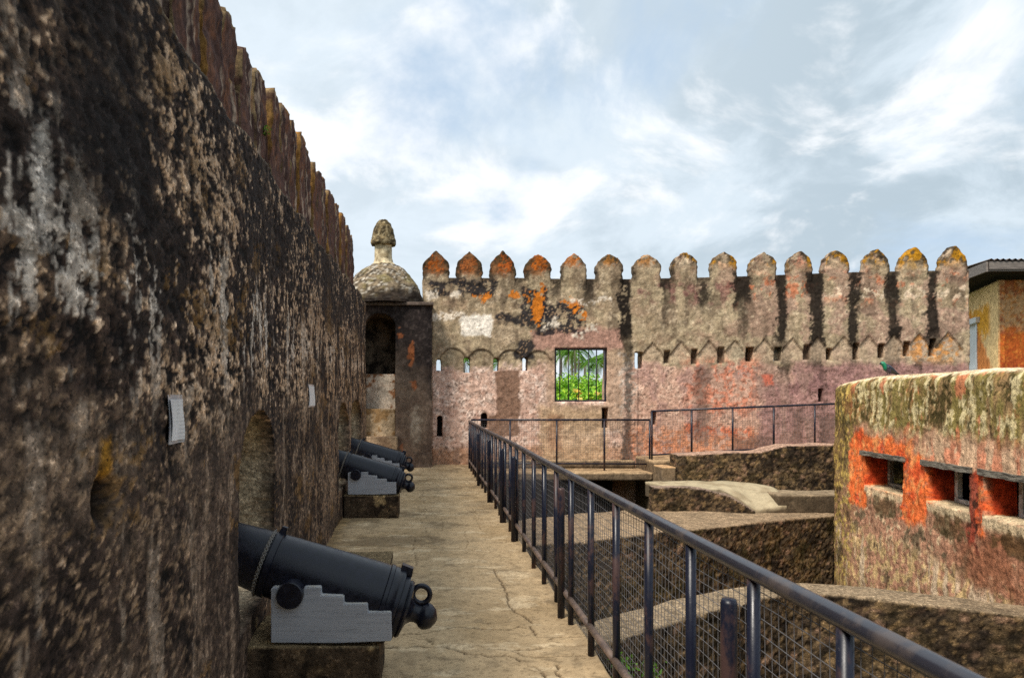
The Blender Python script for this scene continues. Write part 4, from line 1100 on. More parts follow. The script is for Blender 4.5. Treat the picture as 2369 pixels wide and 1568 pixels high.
# inside: a dark room closed by floor, back wall and the terrace
x, y = bp.at(np.linspace(0, bp.L, 40), np.full(40, 1.6)); x2, y2 = bp.at(np.linspace(0, bp.L, 40), np.full(40, 0.30))
for z, nm in ((BT - 0.10, 'terrace'),):
    V = [(a, b, z) for a, b in zip(x2, y2)] + [(14, b, z) for b in y2]
    F = [(k, k + 40, k + 41, k + 1) for k in range(39)]
    mm = MB().add(V, np.array(F)); vv, _ = mm.arrays(); mm.build(nm, M['plaster'], bas, True, np.tile(lin(190, 168, 136), (len(vv), 1)))
V = [(a, b, -0.1) for a, b in zip(x, y)] + [(a, b, BT - 0.12) for a, b in zip(x, y)]
mb.add(V, np.array([(k, k + 1, k + 41, k + 40) for k in range(39)]))
V = [(a, b, -0.05) for a, b in zip(x2, y2)] + [(a, b, -0.05) for a, b in zip(x, y)]
mb.add(V, np.array([(k, k + 40, k + 41, k + 1) for k in range(39)]))
V = [(a, b, BT - 0.14) for a, b in zip(x2, y2)] + [(a, b, BT - 0.14) for a, b in zip(x, y)]
mb.add(V, np.array([(k, k + 40, k + 41, k + 1) for k in range(39)]))
mb.build('inner_room', M['dark'], bas)
for k, (a, b) in enumerate(BWU):
    # old timber lintel, a board on edge along the head of the opening
    us_ = np.linspace(a - 0.05, b + 0.08, 9); m2 = MB(); V = []
    for j, uu in enumerate(us_):
        xa, ya = bp.at(np.array([uu]), np.array([-0.035])); xb, yb = bp.at(np.array([uu]), np.array([0.30]))
        jz = 0.006 * math.sin(j * 2.3 + k)
        for (px_, py_, pz_) in ((xa[0], ya[0], BZ1 - 0.055 + jz), (xa[0], ya[0], BZ1 + 0.02 + jz), (xb[0], yb[0], BZ1 + 0.02), (xb[0], yb[0], BZ1 - 0.055)): V.append((px_, py_, pz_))
    F = []
    for j in range(8):
        for q in range(4): F.append((4 * j + q, 4 * j + (q + 1) % 4, 4 * j + 4 + (q + 1) % 4, 4 * j + 4 + q))
    F += [(0, 3, 2, 1), (32, 33, 34, 35)]
    m2.add(V, np.array(F)); m2.build('lintel', M['oldwood'], bas)
    # pale timber window frame at the inner face
    m3 = MB(); ub = b - 0.10 - 0.02 * k
    def post(u0, u1, z0_, z1_):
        V = []
        for uu in (u0, u1):
            for ww in (0.30, 0.36):
                xx, yy_ = bp.at(np.array([uu]), np.array([ww])); V += [(xx[0], yy_[0], z0_), (xx[0], yy_[0], z1_)]
        m3.add(V, np.array([(0, 1, 3, 2), (4, 6, 7, 5), (0, 4, 5, 1), (2, 3, 7, 6), (0, 2, 6, 4), (1, 5, 7, 3)]))
    post(b - 0.20, b - 0.13, BZ0 + 0.02, BZ1 - 0.06); post(a + 0.02, a + 0.08, BZ0 + 0.02, BZ1 - 0.06); post(a + 0.08, b - 0.20, BZ0 + 0.02, BZ0 + 0.07)
    m3.build('window_frame', M['palewood'] if k else M['oldwood'], bas)

# ------------------------------------------------------------------ cannons
def cannon_profile():
    p = [(0.0, -0.185), (0.022, -0.178), (0.055, -0.160), (0.071, -0.135), (0.076, -0.115), (0.070, -0.094), (0.056, -0.080), (0.052, -0.060), (0.058, -0.040), (0.075, -0.022), (0.10, -0.012),
         (0.155, 0.0), (0.162, 0.012), (0.158, 0.024), (0.186, 0.03), (0.192, 0.045), (0.190, 0.058), (0.211, 0.062), (0.216, 0.072), (0.214, 0.088), (0.209, 0.094), (0.209, 0.126), (0.214, 0.130), (0.214, 0.150), (0.205, 0.155), (0.206, 0.165),
         (0.207, 0.18), (0.182, 0.735), (0.180, 0.775), (0.188, 0.779), (0.188, 0.812), (0.178, 0.816), (0.160, 1.03), (0.148, 1.7), (0.16, 1.72), (0.165, 1.76), (0.150, 1.80), (0.10, 1.80), (0.085, 1.78), (0.085, 1.4)]
    return p
TILT = 18.7
def build_cannon(loc, label):
    """local frame: origin on the plinth top, below the barrel axis; breech towards +X"""
    root = empty('cannon', label, 'cannon', loc, 'cannons along the rampart wall')
    L = Vector(loc)
    # barrel axis: from breech end A (near +X) up and back towards the wall
    ca, sa = math.cos(R(TILT)), math.sin(R(TILT))
    # point at t = 0.0 (breech face) in local coordinates (x, z)
    A = (0.31, 0.113)
    T = Matrix(((-ca, 0, sa, 0), (0, 1, 0, 0), (sa, 0, ca, 0), (0, 0, 0, 1)))   # local x of barrel -> (-ca, 0, sa), local z -> up normal
    def B(t, y, h): return (A[0] - ca * t + sa * h + L.x, y + L.y, A[1] + sa * t + ca * h + L.z)
    prof = cannon_profile(); nseg = 56; V = []
    for r, t in prof:
        for k in range(nseg):
            th = 2 * math.pi * k / nseg; V.append(B(t, r * math.cos(th), r * math.sin(th)))
    m = len(prof); i = np.arange(m - 1)[:, None] * nseg; j = np.arange(nseg)[None]; j2 = (j + 1) % nseg
    F = np.stack([(i + j).ravel(), (i + nseg + j).ravel(), (i + nseg + j2).ravel(), (i + j2).ravel()], 1)
    o = MB().add(V, F).build('barrel', M['gun'], root, True); auto_smooth(o, 40)
    mb = MB()
    ring = [B(-0.055 + 0.048 * math.cos(a), 0, 0.108 + 0.048 * math.sin(a)) for a in np.linspace(0, 2 * math.pi, 28, endpoint=False)]
    mb.tube(ring, 0.015, 10, closed=True); mb.build('breeching_ring', M['gun'], root, True)
    mb = MB()
    q = [B(0.03, -0.035, 0.19), B(0.03, 0.035, 0.19), B(0.10, 0.035, 0.20), B(0.10, -0.035, 0.20), B(0.035, -0.03, 0.235), B(0.035, 0.03, 0.235), B(0.10, 0.03, 0.238), B(0.10, -0.03, 0.238)]
    mb.add(q, np.array([(0, 1, 5, 4), (1, 2, 6, 5), (2, 3, 7, 6), (3, 0, 4, 7), (4, 5, 6, 7), (0, 3, 2, 1)])); mb.build('vent_block', M['gun'], root)
    mb = MB()
    q = [B(0.77, -0.02, 0.18), B(0.77, 0.02, 0.18), B(0.815, 0.02, 0.18), B(0.815, -0.02, 0.18), B(0.775, -0.015, 0.222), B(0.775, 0.015, 0.222), B(0.805, 0.015, 0.222), B(0.805, -0.015, 0.222)]
    mb.add(q, np.array([(0, 1, 5, 4), (1, 2, 6, 5), (2, 3, 7, 6), (3, 0, 4, 7), (4, 5, 6, 7)])); mb.build('sight', M['gun'], root)
    mb = MB(); V = []
    tr = [B(0.622, y, -0.05) for y in (-0.285, -0.28, 0.28, 0.285)]
    mb.tube(tr, [0.066, 0.071, 0.071, 0.066], 40); o = mb.build('trunnion', M['gun'], root, True); auto_smooth(o, 25)
    mb = MB()
    for k in range(46):      # chain round the barrel
        a = math.pi * (0.5 + 1.0 * k / 45.0) + 0.05; rr_ = 0.186
        for s_ in (1,):
            c = B(0.832, rr_ * math.cos(a), rr_ * math.sin(a)); rad = 0.0085
            pts = []
            for b in np.linspace(0, 2 * math.pi, 8, endpoint=False):
                da = rad * 1.5 * math.cos(b) / rr_
                off = rad * math.sin(b)
                if k % 2: pts.append(B(0.832 + off, rr_ * math.cos(a + da), rr_ * math.sin(a + da)))
                else: pts.append(B(0.832, (rr_ + off) * math.cos(a + da), (rr_ + off) * math.sin(a + da)))
            mb.tube(pts, 0.003, 5, closed=True)
    mb.build('chain', M['chain'], root, True)
    # stepped cheeks
    def pz(v): return (1381 - v) * 0.000938
    def px(h): return -0.40 + (h - 325) * 0.000938
    poly = [(325, 1378), (325, 1070), (368, 1066), (380, 1090), (405, 1112), (440, 1120), (478, 1112), (503, 1090), (512, 1064), (606, 1062), (608, 1108), (735, 1113), (738, 1158), (870, 1156), (873, 1203), (1005, 1203), (1005, 1366), (700, 1380)]
    poly = [(px(a) + L.x, pz(b) + L.z + (0.002 if b > 1375 else 0)) for a, b in poly][::-1]
    for s_ in (-1, 1):
        y0, y1 = (-0.24, -0.15) if s_ < 0 else (0.15, 0.24)
        mb = MB().prism(poly, 'y', y0 + L.y, y1 + L.y, 0.004); mb.build('carriage_cheek', M['carriage'], root)
    for q0, q1 in ((-0.36, -0.26), (0.08, 0.18)):
        MB().box(q0 + L.x, q1 + L.x, -0.15 + L.y, 0.15 + L.y, 0.01 + L.z, 0.11 + L.z, 0.005).build('transom', M['carriage'], root)
    return root
def plinth_col(u, v, w, P, N):
    n = wall_noise(P); col = np.tile(lin(80, 66, 52), (len(P), 1)); col = over(col, sstep(n['b'], -0.1, 0.3), lin(48, 39, 31), 0.85)
    col = over(col, sstep(n['c'] + n['b'] * 0.5, 0.15, 0.35), lin(112, 92, 70), 0.7)
    col = over(col, sstep(n['s'], 0.12, 0.35), lin(30, 25, 21), 0.8)
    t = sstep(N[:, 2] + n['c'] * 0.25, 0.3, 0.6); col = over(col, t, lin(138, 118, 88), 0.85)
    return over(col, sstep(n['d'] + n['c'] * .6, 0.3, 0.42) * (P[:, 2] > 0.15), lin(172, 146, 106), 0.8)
def plinth(x0, x1, y0, y1, z, label, name='plinth', group='stone plinths under the cannons'):
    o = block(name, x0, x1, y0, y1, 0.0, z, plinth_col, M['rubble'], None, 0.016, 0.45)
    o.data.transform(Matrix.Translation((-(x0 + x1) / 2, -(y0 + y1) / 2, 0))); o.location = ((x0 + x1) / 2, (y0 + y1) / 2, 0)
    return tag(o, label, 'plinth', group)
# cheek left edge at x = L.x-0.40
CAN = [(-0.404, 4.13, 0.292, 'nearest black cannon on a grey stepped carriage, its round breech knob hanging over the path'),
       (-0.589, 9.95, 0.302, 'middle black cannon on a smooth grey stepped carriage, the farthest one partly hidden behind it'),
       (-0.63, 12.55, 0.315, 'farthest black cannon, mostly hidden behind the middle one by the turret')]
PL = [(-0.94, -0.228, 3.855, 4.42, 'brown stone plinth under the nearest cannon, cut by the bottom edge'),
      (-1.04, -0.318, 9.68, 10.25, 'blackened stone plinth with a chipped rim under the middle cannon'),
      (-1.08, -0.36, 12.28, 12.85, 'stone plinth under the farthest cannon, hidden behind the middle one')]
for (x_, y_, z_, lab), (a, b, c, d, lab2) in zip(CAN, PL):
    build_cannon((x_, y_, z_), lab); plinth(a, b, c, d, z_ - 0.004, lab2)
plinth(-0.95, -0.30, 6.75, 7.3, 0.06, 'low flat stone slab on the path beyond the nearest cannon', 'stone_slab', None)
plinth(-1.14, -0.945, 3.78, 4.2, 0.34, 'small pale stone wedged in the embrasure beside the nearest plinth', 'stone_block', None)

# ------------------------------------------------------------------ railings
RX = 1.04
def railing():
    root = empty('railing', 'long dark pipe railing with wire mesh along the right edge of the path', 'railing', (RX, 6, 0))
    mb = MB(); ys = np.linspace(-2.5, 16.4, 40)
    mb.tube([(RX + 0.004 * math.sin(y * 1.7), y, 1.047 + 0.004 * math.sin(y * 0.9)) for y in ys], 0.0265, 16); mb.build('top_rail', M['toprail'], root, True)
    ysp = [-2.0, -1.4, -0.8, -0.2, 0.35, 0.82, 1.30, 1.81, 2.31, 2.85, 3.38, 3.95, 4.545, 5.15, 5.72, 6.29, 6.88, 7.56]
    while ysp[-1] < 16.0: ysp.append(ysp[-1] + 0.585)
    ysp[-1] = 16.4
    mb = MB()
    for a, b in zip(ysp[:-1], ysp[1:]): mb.tube([(RX - 0.01, a + 0.015, 0.185), (RX - 0.01, b - 0.015, 0.185)], 0.021, 12)
    mb.build('bottom_rail', M['rustpipe'], root, True)
    for k, y in enumerate(ysp):
        zb = -0.02; tx_ = random.uniform(-0.004, 0.004)
        MB().tube([(RX + tx_, y, zb), (RX, y, 0.5), (RX, y, 1.04)], 0.0205, 14).build('post', M['rail'], root, True)
    for y in (0.3, 2.40, 5.31, 8.1, 9.3, 11.1, 13.2):
        MB().tube([(1.0, y, -0.02), (1.0, y, 0.925), (1.0, y, 0.94)], [0.0265, 0.0265, 0.022], 16).build('stub_post', M['rail'], root, True)
    mb = MB(); xm = RX + 0.026
    for z in np.arange(0.04, 1.03, 0.045):
        n_ = 48; yy = np.linspace(-1.0, 16.35, n_ * 4); sg = 0.006 * np.sin(yy * 5.3 + z * 9) + 0.004 * np.sin(yy * 2.1 + z * 31)
        mb.tube(np.stack([np.full_like(yy, xm) + 0.006 * np.sin(yy * 3 + z * 4), yy, z + sg], 1), 0.0016, 4, False)
    for y in np.arange(-1.0, 16.3, 0.045):
        mb.tube([(xm + 0.006 * math.sin(y * 3), y, 0.02), (xm + 0.006 * math.sin(y * 3 + 2), y, 0.54), (xm + 0.006 * math.sin(y * 3 + 4), y, 1.05)], 0.0013, 4, False)
    mb.build('wire_mesh', M['wire'], root, True)
railing()
def fence(label, pts, posts, tops, bots, feet):
    """pts: x positions of the posts along a wall-parallel line at depth Y; tops / bots: z of the rails"""
    Yf = pts
    root = empty('fence', label, 'fence', (posts[0], Yf, 0), 'mesh fences in front of the battlement wall')
    zt = lambda x: float(np.interp(x, [posts[0], posts[-1]], tops)); zb = lambda x: float(np.interp(x, [posts[0], posts[-1]], bots))
    MB().tube([(posts[0], Yf, tops[0]), (posts[-1], Yf, tops[1])], 0.024, 10).build('top_rail', M['rail'], root, True)
    MB().tube([(posts[0], Yf, bots[0]), (posts[-1], Yf, bots[1])], 0.019, 10).build('bottom_rail', M['rail'], root, True)
    for x in posts: MB().tube([(x, Yf, zb(x) + feet), (x, Yf, zt(x) - 0.005)], 0.021, 10).build('post', M['rail'], root, True)
    mb = MB()
    xs = np.arange(posts[0] + 0.03, posts[-1], 0.055)
    for x in xs: mb.tube([(x, Yf + 0.028, zb(x)), (x, Yf + 0.028, zt(x))], 0.0019, 4, False)
    for k in range(1, 19):
        t = k / 19.0; mb.tube([(posts[0], Yf + 0.028, bots[0] * (1 - t) + tops[0] * t), (posts[-1], Yf + 0.028, bots[1] * (1 - t) + tops[1] * t)], 0.0019, 4, False)
    mb.build('wire_mesh', M['wire'], root, True)
sf = 1700 / 16.4
fx = lambda x: (x - 978) / sf
fz = lambda y: EYE + (917 - y) / sf
fence('level mesh fence on the footbridge, joining the corner of the long railing', 16.4, [fx(v) for v in (1090, 1180, 1288, 1398, 1503)], (fz(971), fz(971)), (fz(1071), fz(1073)), -0.18)
sf = 1700 / 16.2
fence('mesh fence rising to the right above the ragged rubble wall', 16.2, [fx(v) for v in (1508, 1600, 1695, 1790, 1885, 1980)], (fz(951), fz(932)), (fz(1052), fz(1026)), -0.10)

# ------------------------------------------------------------------ notices, bird, weeds
def notice(y0, y1, z0, z1, label):
    root = empty('paper_notice', label, 'notice', (float(lwx((y0 + y1) / 2)) + 0.035, (y0 + y1) / 2, z0), 'paper notices on the rampart wall')
    xs = lambda y: float(lwx(y)) + 0.010
    def sheet(a0, a1, b0, b1, off, name, mat):
        n_ = 8; V = []; 
        for dx in (0, -0.003):
            for i in range(n_ + 1):
                for j in range(n_ + 1):
                    y = a0 + (a1 - a0) * i / n_; z = b0 + (b1 - b0) * j / n_
                    V.append((xs(y) + off + dx + 0.004 * math.sin(i * 0.9 + j * 0.5), y, z))
        m = n_ + 1; F = []
        for q, s_ in ((0, 1), (m * m, -1)):
            for i in range(n_):
                for j in range(n_):
                    f = (q + i * m + j, q + (i + 1) * m + j, q + (i + 1) * m + j + 1, q + i * m + j + 1); F.append(f if s_ > 0 else f[::-1])
        MB().add(V, np.array(F)).build(name, mat, root, True)
    sheet(y0, y1, z0, z1, 0.0, 'sleeve', M['sleeve']); sheet(y0 + 0.014, y1 - 0.014, z0 + 0.012, z1 - 0.016, 0.0055, 'paper', M['paper'])
s = NT('clear_sleeve'); M['sleeve'] = s.fin((0.42, 0.42, 0.44, 1), 0.2, 0.6)
notice(2.56, 2.725, 1.432, 1.606, 'white paper notice in a clear sleeve, larger and nearer one on the left wall')
notice(6.46, 6.86, 1.505, 1.71, 'small white paper notice farther along the left wall above the cannons')
def bird():
    x, y = bp.at(np.array([bp.u_of_y(11.55)]), np.array([0.16])); X0, Y0, Z0 = float(x[0]), float(y[0]), BT + 0.012
    root = empty('bird', 'small dark bird with a glossy green head perched on the mossy bastion rim', 'bird', (X0, Y0, Z0))
    # spine from beak tip to tail tip in (along, up), facing left (-X)
    sp = [(-0.150, 0.163, .002), (-0.135, 0.166, .006), (-0.122, 0.170, .018), (-0.105, 0.176, .030), (-0.088, 0.174, .034), (-0.070, 0.160, .034), (-0.052, 0.138, .040), (-0.028, 0.112, .054), (0.0, 0.090, .060), (0.035, 0.070, .054), (0.068, 0.050, .038), (0.10, 0.032, .024), (0.14, 0.008, .020), (0.175, -0.018, .018), (0.19, -0.028, .006)]
    P_ = np.array(sp); t = np.linspace(0, len(sp) - 1, 60); k = np.arange(len(sp))
    a = np.interp(t, k, P_[:, 0]); b = np.interp(t, k, P_[:, 1]); r = np.interp(t, k, P_[:, 2])
    mb = MB(); mb.tube(np.stack([X0 + a, np.full_like(a, Y0), Z0 + b], 1), r, 14); V, F = mb.arrays()
    fl_ = (V[:, 0] - X0) > 0.08; V[:, 1] = np.where(fl_, Y0 + (V[:, 1] - Y0) * 1.3, V[:, 1])
    al = V[:, 0] - X0; col = np.tile(lin(36, 36, 46), (len(V), 1)); col = over(col, (1 - sstep(al, -0.075, -0.04)) * sstep(al, -0.125, -0.115), lin(20, 132, 96)); col = over(col, sstep(al, -0.06, -0.02) * (1 - sstep(al, 0.0, 0.05)), lin(60, 52, 84), 0.6)
    mesh_np('body', V, F, M['bird'], root, col)
    for s_ in (-1, 1):
        wg = MB(); pts = [(-0.045, 0.125, .012), (-0.01, 0.105, .030), (0.04, 0.072, .032), (0.09, 0.036, .020), (0.135, 0.010, .006)]
        wg.tube([(X0 + q[0], Y0 + s_ * (0.047 - 0.09 * max(0, q[0])), Z0 + q[1]) for q in pts], [q[2] for q in pts], 10); V, F = wg.arrays(); V[:, 1] = Y0 + s_ * 0.045 + (V[:, 1] - Y0 - s_ * 0.045) * 0.45
        mesh_np('wing', V, F, M['bird'], root, np.tile(lin(26, 27, 34), (len(V), 1)))
        MB().tube([(X0 + 0.005, Y0 + s_ * 0.022, Z0 + 0.055), (X0 - 0.004, Y0 + s_ * 0.022, Z0 + 0.004), (X0 - 0.03, Y0 + s_ * 0.024, Z0)], [0.006, 0.004, 0.003], 6).build('leg', M['dark'], root, True)
        MB().tube([(X0 - 0.106, Y0 + s_ * 0.027, Z0 + 0.181), (X0 - 0.106, Y0 + s_ * 0.032, Z0 + 0.181)], [0.005, 0.003], 8).build('eye', M['palewood'], root, True)
bird()

def leaves(centers, size, nrm_bias, colors, ratio=0.5, r_=None):
    """a quad per leaf, bent along its middle; returns V, F, col"""
    r_ = r_ or rng
    n = len(centers); a = r_.normal(size=(n, 3)) + np.array(nrm_bias); a /= np.linalg.norm(a, axis=1)[:, None]
    t = np.cross(a, r_.normal(size=(n, 3))); t /= np.linalg.norm(t, axis=1)[:, None]; b = np.cross(a, t)
    s_ = size * r_.uniform(0.6, 1.3, n)[:, None]
    p0 = centers - t * s_; p1 = centers + b * s_ * ratio - a * s_ * 0.15; p2 = centers + t * s_; p3 = centers - b * s_ * ratio - a * s_ * 0.15
    V = np.stack([p0, p1, p2, p3], 1).reshape(-1, 3); F = np.arange(n * 4).reshape(n, 4)
    c = colors[r_.randint(0, len(colors), n)] * r_.uniform(0.7, 1.3, n)[:, None]
    return V, F, np.repeat(c, 4, 0)
def weed(x, y, z, label, n, spread, h):
    r_ = np.random.RandomState(int(abs(x * 100 + y * 10)) + 3)
    root = empty('weed', label, 'weed', (x, y, z))
    st = MB()
    for k in range(max(3, n // 8)):
        a = r_.uniform(-1, 1, 2) * spread; st.tube([(x, y, z), (x + a[0] * .5, y + a[1] * .5, z + h * .6), (x + a[0], y + a[1], z + h * r_.uniform(.7, 1))], [0.003, 0.002, 0.001], 5)
    st.build('stem', M['leaf'], root, True, np.tile(lin(70, 92, 30), (st.n, 1)))
    c = np.stack([x + r_.normal(size=n) * spread * .6, y + r_.normal(size=n) * spread * .6, z + r_.uniform(0.1, 1, n) * h], 1)
    V, F, col = leaves(c, 0.02, (0, 0, 0.8), np.array([lin(96, 150, 34), lin(76, 122, 28), lin(120, 160, 60)]), 0.45, r_)
    mesh_np('foliage', V, [F], M['leaf'], root, col, False)
weed(1.16, 3.75, -0.05, 'small green weed growing behind the wire mesh at the path edge', 70, 0.07, 0.30)
weed(1.15, 4.25, -0.05, 'tuft of low green weeds at the path edge beyond the first weed', 50, 0.06, 0.16)
weed(PX + 0.03, 6.85, 4.02, 'tiny bright green plant sprouting from the parapet above the left wall', 40, 0.045, 0.10)

# ------------------------------------------------------------------ house behind the wall
def house():
    root = empty('house', 'ochre and orange plastered house with a corrugated roof behind the right end of the wall', 'house', (19, 22, -2.6))
    A = (15.67, 20.0); Bp = (17.6, 24.45); C = (24.0, 19.85); D = (25.0, 25.0); zt = EYE + (917 - 648) * 20 / 1700.0
    def wc(u, v, w, P, N):
        n = wall_noise(P); L = lin
        left_f = N[:, 0] < -0.6  # left face painted bright, front darker: sun and shade put into the colour
        col = np.tile(L(255, 206, 146), (len(P), 1))
        z = P[:, 2] + n['b'] * 0.25 + n['c'] * 0.1
        m = sstep(-np.abs(z - 3.75) + 0.45, -0.05, 0.1); col = over(col, m * left_f * sstep(u, 0.6, 1.0), L(226, 160, 30), 0.9)
        m = 1 - sstep(z + 0.9 * np.clip(1.4 - u, -1, 2.5), 3.0, 3.25); col = over(col, m * left_f, L(216, 128, 60), 0.9)
        m = 1 - sstep(z, 1.9, 2.3); col = over(col, m * left_f, L(160, 100, 30), 0.8)
        r_ = ~left_f
        col = over(col, r_ * 1.0, L(204, 158, 112)); col = over(col, r_ * (1 - sstep(z, 3.3, 3.5)), L(196, 96, 36), 0.95)
        col = over(col, r_ * sstep(n['b'] + n['c'], 0.0, 0.35), L(170, 74, 34), 0.7); col = over(col, r_ * (1 - sstep(z, 2.4, 2.9)), L(150, 66, 36), 0.75)
        col = over(col, r_ * sstep(n['f'] + n['c'], 0.2, 0.4), L(214, 140, 60), 0.5)
        return col
    Lf = math.dist(A, Bp); Rf = math.dist(A, C)
    def mp(p, q, l):
        return lambda u, v, w: np.stack([p[0] + (q[0] - p[0]) * u / l, p[1] + (q[1] - p[1]) * u / l, v], 1)
    u0, u1 = 1.95, 3.6; zd = EYE + (917 - 745) * 21.5 / 1700
    slab('wall', GRID(0, Rf, 0.05), GRID(-2.6, zt, 0.05), None, 0.01, 1, mp(A, C, Rf), wc, M['plaster'], root, lambda u, v, w, P, N: 0.4 * wall_disp(u, v, w, P, N))
    slab('wall', GRID(0, Lf, 0.05), GRID(-2.6, zt, 0.05), lambda u, v: -boxsd(u, v, u0, u1, 0.2, zd), 0.15, 3,
         lambda u, v, w: np.stack([A[0] + (Bp[0] - A[0]) * u / Lf + w * 0.9, A[1] + (Bp[1] - A[1]) * u / Lf - w * 0.3, v], 1), wc, M['plaster'], root, lambda u, v, w, P, N: 0.4 * wall_disp(u, v, w, P, N), flip=True)
    dx, dy = (Bp[0] - A[0]) / Lf, (Bp[1] - A[1]) / Lf
    def q(u, off, z): return (A[0] + dx * u + dy * off * -1, A[1] + dy * u + dx * off, z)
    def bar(mb, ua, ub, za, zb, o0, o1):
        V = [q(u, o, z) for u in (ua, ub) for o in (o0, o1) for z in (za, zb)]
        mb.add(V, np.array([(0, 1, 3, 2), (4, 6, 7, 5), (0, 4, 5, 1), (2, 3, 7, 6), (0, 2, 6, 4), (1, 5, 7, 3)]))
    mb = MB()
    bar(mb, u0 - 0.25, u1 + 0.2, zd, zd + 0.16, -0.12, 0.10); bar(mb, u0, u0 + 0.14, 0.2, zd, -0.1, 0.02); bar(mb, u1 - 0.14, u1, 0.2, zd, -0.1, 0.02); bar(mb, u0 + .14, u1 - .14, 2.35, 2.47, -0.1, 0.0)
    fr = mb.build('window_frame', M['white'], root)
    mb = MB(); bar(mb, u0 + 0.14, u1 - 0.14, 2.47, zd, -0.08, -0.05); mb.build('shutter', M['white'], root)
    mb = MB(); bar(mb, u0 + 0.14, u1 - 0.14, 0.2, 2.35, -0.08, -0.05); mb.build('pane', M['glass'], root)
    # roof: overhanging, corrugated
    za = zt + 0.28; e = 0.95
    P0 = (A[0] - 1.0, A[1] - 1.0); P1 = (Bp[0] - 1.0, Bp[1] + 0.6); P2 = (C[0] + 0.6, C[1] - 1.0); P3 = (D[0] + 0.6, D[1] + 0.6)
    nx, ny = 260, 6; V = []
    for i in range(nx + 1):
        for j in range(ny + 1):
            s_, t_ = i / nx, j / ny
            x = (P0[0] * (1 - s_) + P2[0] * s_) * (1 - t_) + (P1[0] * (1 - s_) + P3[0] * s_) * t_
            y = (P0[1] * (1 - s_) + P2[1] * s_) * (1 - t_) + (P1[1] * (1 - s_) + P3[1] * s_) * t_
            V.append((x, y, za + 0.10 + 0.25 * t_ + 0.025 * math.sin(i * 1.57)))
    i = np.arange((nx + 1) * (ny + 1)).reshape(nx + 1, ny + 1)
    MB().add(V, np.stack([i[:-1, :-1].ravel(), i[1:, :-1].ravel(), i[1:, 1:].ravel(), i[:-1, 1:].ravel()], 1)).build('roof', M['iron'], root, True)
    def fas(p, q_, z0_, z1_, th=0.05):
        d = Vector((q_[0] - p[0], q_[1] - p[1], 0)).normalized(); nn = Vector((-d.y, d.x, 0)) * th; mb = MB()
        V = [(p[0] + nn.x * s_, p[1] + nn.y * s_, z) for s_ in (0, 1) for z in (z0_, z1_)] + [(q_[0] + nn.x * s_, q_[1] + nn.y * s_, z + dz_) for s_ in (0, 1) for z, dz_ in ((z0_, 0), (z1_, 0))]
        mb.add(V, np.array([(0, 1, 3, 2), (4, 6, 7, 5), (0, 4, 5, 1), (2, 3, 7, 6), (0, 2, 6, 4), (1, 5, 7, 3)])); mb.build('fascia', M['fascia'], root)
    fas((P0[0] + .04, P0[1] + .04), (P2[0], P2[1] + .04), za - 0.20, za + 0.06); fas((P0[0] + .03, P0[1] + .1), (P1[0] + .03, P1[1]), za - 0.20, za + 0.06)
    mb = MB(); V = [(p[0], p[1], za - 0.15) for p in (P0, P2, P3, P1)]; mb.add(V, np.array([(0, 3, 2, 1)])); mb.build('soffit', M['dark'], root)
s = NT('white_shutter_paint'); M['white'] = s.fin(s.mix(s.ramp(s.noise(8, 6, 0.6, (1, 1, 3)), 0.3, 0.7), (0.62, 0.63, 0.62, 1), (0.76, 0.77, 0.76, 1)), 0.55, 0.35)
house()

# ------------------------------------------------------------------ planting outside the wall
GREENS = np.array([lin(140, 190, 36), lin(100, 156, 28), lin(176, 210, 56), lin(74, 124, 30), lin(150, 196, 66)])
def shrub(x, y, top, rad, label, flowers=0, n=2600, seed=1):
    r_ = np.random.RandomState(seed)
    root = empty('flowering_shrub' if flowers else 'shrub', label, 'shrub', (x, y, -2.6))
    st = MB()
    for k in range(7):
        a = r_.uniform(0, 6.28); st.tube([(x, y, -2.6), (x + .3 * rad * math.cos(a), y + .3 * rad * math.sin(a), -0.6), (x + .65 * rad * math.cos(a), y + .65 * rad * math.sin(a), top - 0.7)], [0.07, 0.05, 0.02], 7)
    st.build('trunk', M['bark'], root, True)
    C = []
    for k in range(46):
        d = r_.normal(size=3); d /= np.linalg.norm(d); d[2] = abs(d[2]) * 1.0 - 0.25
        C.append((np.array([x, y, (top - 1.6)]) + d * np.array([rad, rad, 1.45]) * r_.uniform(.65, 1.0), r_.uniform(.22, .42) * rad))
    per = n // 46; P_ = []
    for c, q in C: v = r_.normal(size=(per, 3)); v /= np.linalg.norm(v, axis=1)[:, None]; P_.append(c + v * q * r_.uniform(.4, 1, (per, 1)) ** .5)
    P_ = np.concatenate(P_); P_ = P_[P_[:, 2] < top + 0.15]
    V, F, col = leaves(P_, 0.085, (0, -0.3, 0.7), GREENS, 0.55, r_); mesh_np('crown', V, [F], M['leaf'], root, col, False)
    if flowers:
        fp = P_[r_.choice(len(P_), flowers)]; fp = fp + np.array([0, -0.12, 0.05]); V, F, col = leaves(fp, 0.10, (0, -1, 0.4), np.array([lin(250, 210, 110), lin(245, 190, 90), lin(250, 225, 160)]), 0.8, r_)
        mesh_np('blossom', V, [F], M['leaf'], root, col, False)
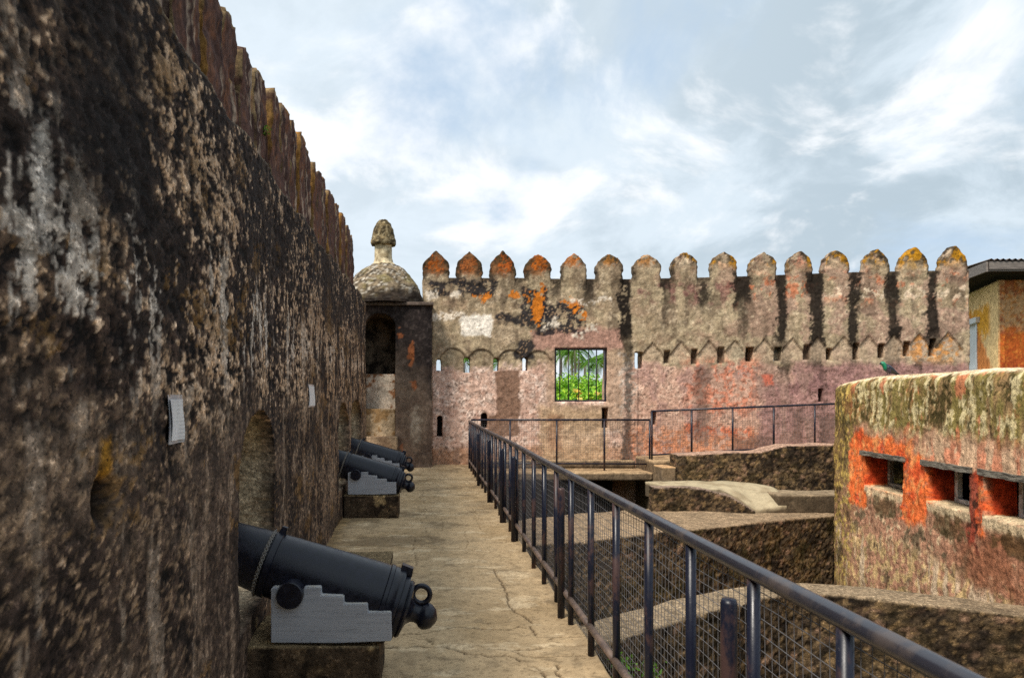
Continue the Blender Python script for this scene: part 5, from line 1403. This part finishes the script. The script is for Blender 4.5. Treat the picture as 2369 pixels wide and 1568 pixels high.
def palm(x, y, h, label, seed, lean=0.3):
    r_ = np.random.RandomState(seed); root = empty('palm_tree', label, 'tree', (x, y, -2.6), None)
    top = np.array([x + lean, y, h]); t = np.linspace(0, 1, 12)[:, None]
    pts = np.array([[x, y, -2.6]]) * (1 - t) + top * t; pts[:, 0] += lean * 0.4 * np.sin(t[:, 0] * 3.1)
    MB().tube(pts, np.linspace(0.17, 0.10, 12), 10).build('trunk', M['bark'], root, True)
    for k in range(20):
        az = k * 2.399 + r_.uniform(-.2, .2); el = r_.uniform(-0.35, 1.2); ln = r_.uniform(1.7, 2.3); fm = MB(); dirv = np.array([math.cos(az), math.sin(az), 0])
        q = []; p = top.copy(); e = el
        for s_ in range(15): q.append(p.copy()); p = p + (dirv * math.cos(e) + np.array([0, 0, math.sin(e)])) * ln / 14; e -= 0.13
        q = np.array(q); fm.tube(q, np.linspace(0.02, 0.005, 15), 5); side = np.cross(dirv, [0, 0, 1])
        V = []; F = []
        for i in range(2, 15):
            for sg in (-1, 1):
                for h2 in (0, 0.5):
                    b0 = q[i] if h2 == 0 or i == 14 else (q[i] + q[i + 1 if i < 14 else i]) / 2; l2 = 0.5 * math.sin(0.5 + 2.4 * i / 15)
                    tip = b0 + side * sg * l2 * .8 + np.array([0, 0, -l2 * .55]) + (q[i] - q[i - 1]) * 2.2; wv = (q[i] - q[i - 1]); wv = wv / np.linalg.norm(wv) * 0.02
                    m_ = len(V); V += [b0 - wv, b0 + wv, (b0 + tip) / 2 + wv * 1.2 + [0, 0, .03], tip]; F.append((m_, m_ + 1, m_ + 2, m_ + 3))
        fm.add(np.array(V), np.array(F))
        c = [lin(104, 146, 44), lin(140, 150, 60), lin(80, 120, 40), lin(170, 150, 80)][r_.randint(0, 4)] if el < 0 else [lin(104, 146, 44), lin(86, 130, 40)][r_.randint(0, 2)]
        fm.build('frond', M['leaf'], root, False, np.tile(c, (fm.n, 1)))
shrub(4.6, 21.5, 2.10, 1.3, 'yellow-flowered green shrub filling the left of the barred window', 260, 4200, 5)
shrub(6.4, 22.2, 2.12, 1.25, 'yellow-flowered shrub at the right of the barred window', 280, 4200, 6)
shrub(5.5, 24.5, 2.2, 1.5, 'taller dense green shrub behind the two flowering shrubs in the window', 0, 4200, 7)
shrub(2.2, 22.0, 2.55, 0.8, 'bright green shrub seen through the fourth round loophole from the turret', 0, 2000, 8)
shrub(1.4, 26.0, 2.35, 1.1, 'green shrub seen through the round loopholes beside the turret', 0, 2000, 9)
shrub(8.0, 23, 2.35, 1.2, 'green shrub seen through the first square loophole right of the barred window', 0, 2000, 10)
def palms():
    spec = [(1290, 70, 815, 'palm with drooping fronds at the upper left corner of the barred window'), (1318, 78, 822, 'slender palm second from the left behind the bars of the window'),
            (1336, 66, 808, 'tallest palm in the middle of the barred window'), (1358, 82, 842, 'short palm right of the tallest one in the window'),
            (1376, 74, 838, 'palm with sky behind it in the right half of the window'), (1398, 70, 832, 'palm at the right edge of the barred window'),
            (1080, 62, 838, 'palm crown seen low through the second loophole from the turret'), (1150, 66, 840, 'palm crown seen through the third loophole from the turret')]
    for k, (px_, Y_, py_, lab) in enumerate(spec):
        palm((px_ - 978) * Y_ / 1700.0, float(Y_), EYE + (917 - py_) * Y_ / 1700.0, lab, 21 + k, random.uniform(-.4, .4))
palms()
shrub(10.1, 47, 3.0, 2.2, 'rounded green tree between the palm trunks in the middle of the window', 0, 5200, 33)
shrub(8.6, 42, 3.1, 2.0, 'leafy dark green tree at the left of the window below the palms', 0, 5200, 31)
shrub(11.4, 45, 2.75, 2.2, 'pale green bushy tree at the right of the window below the palms', 0, 5200, 32)
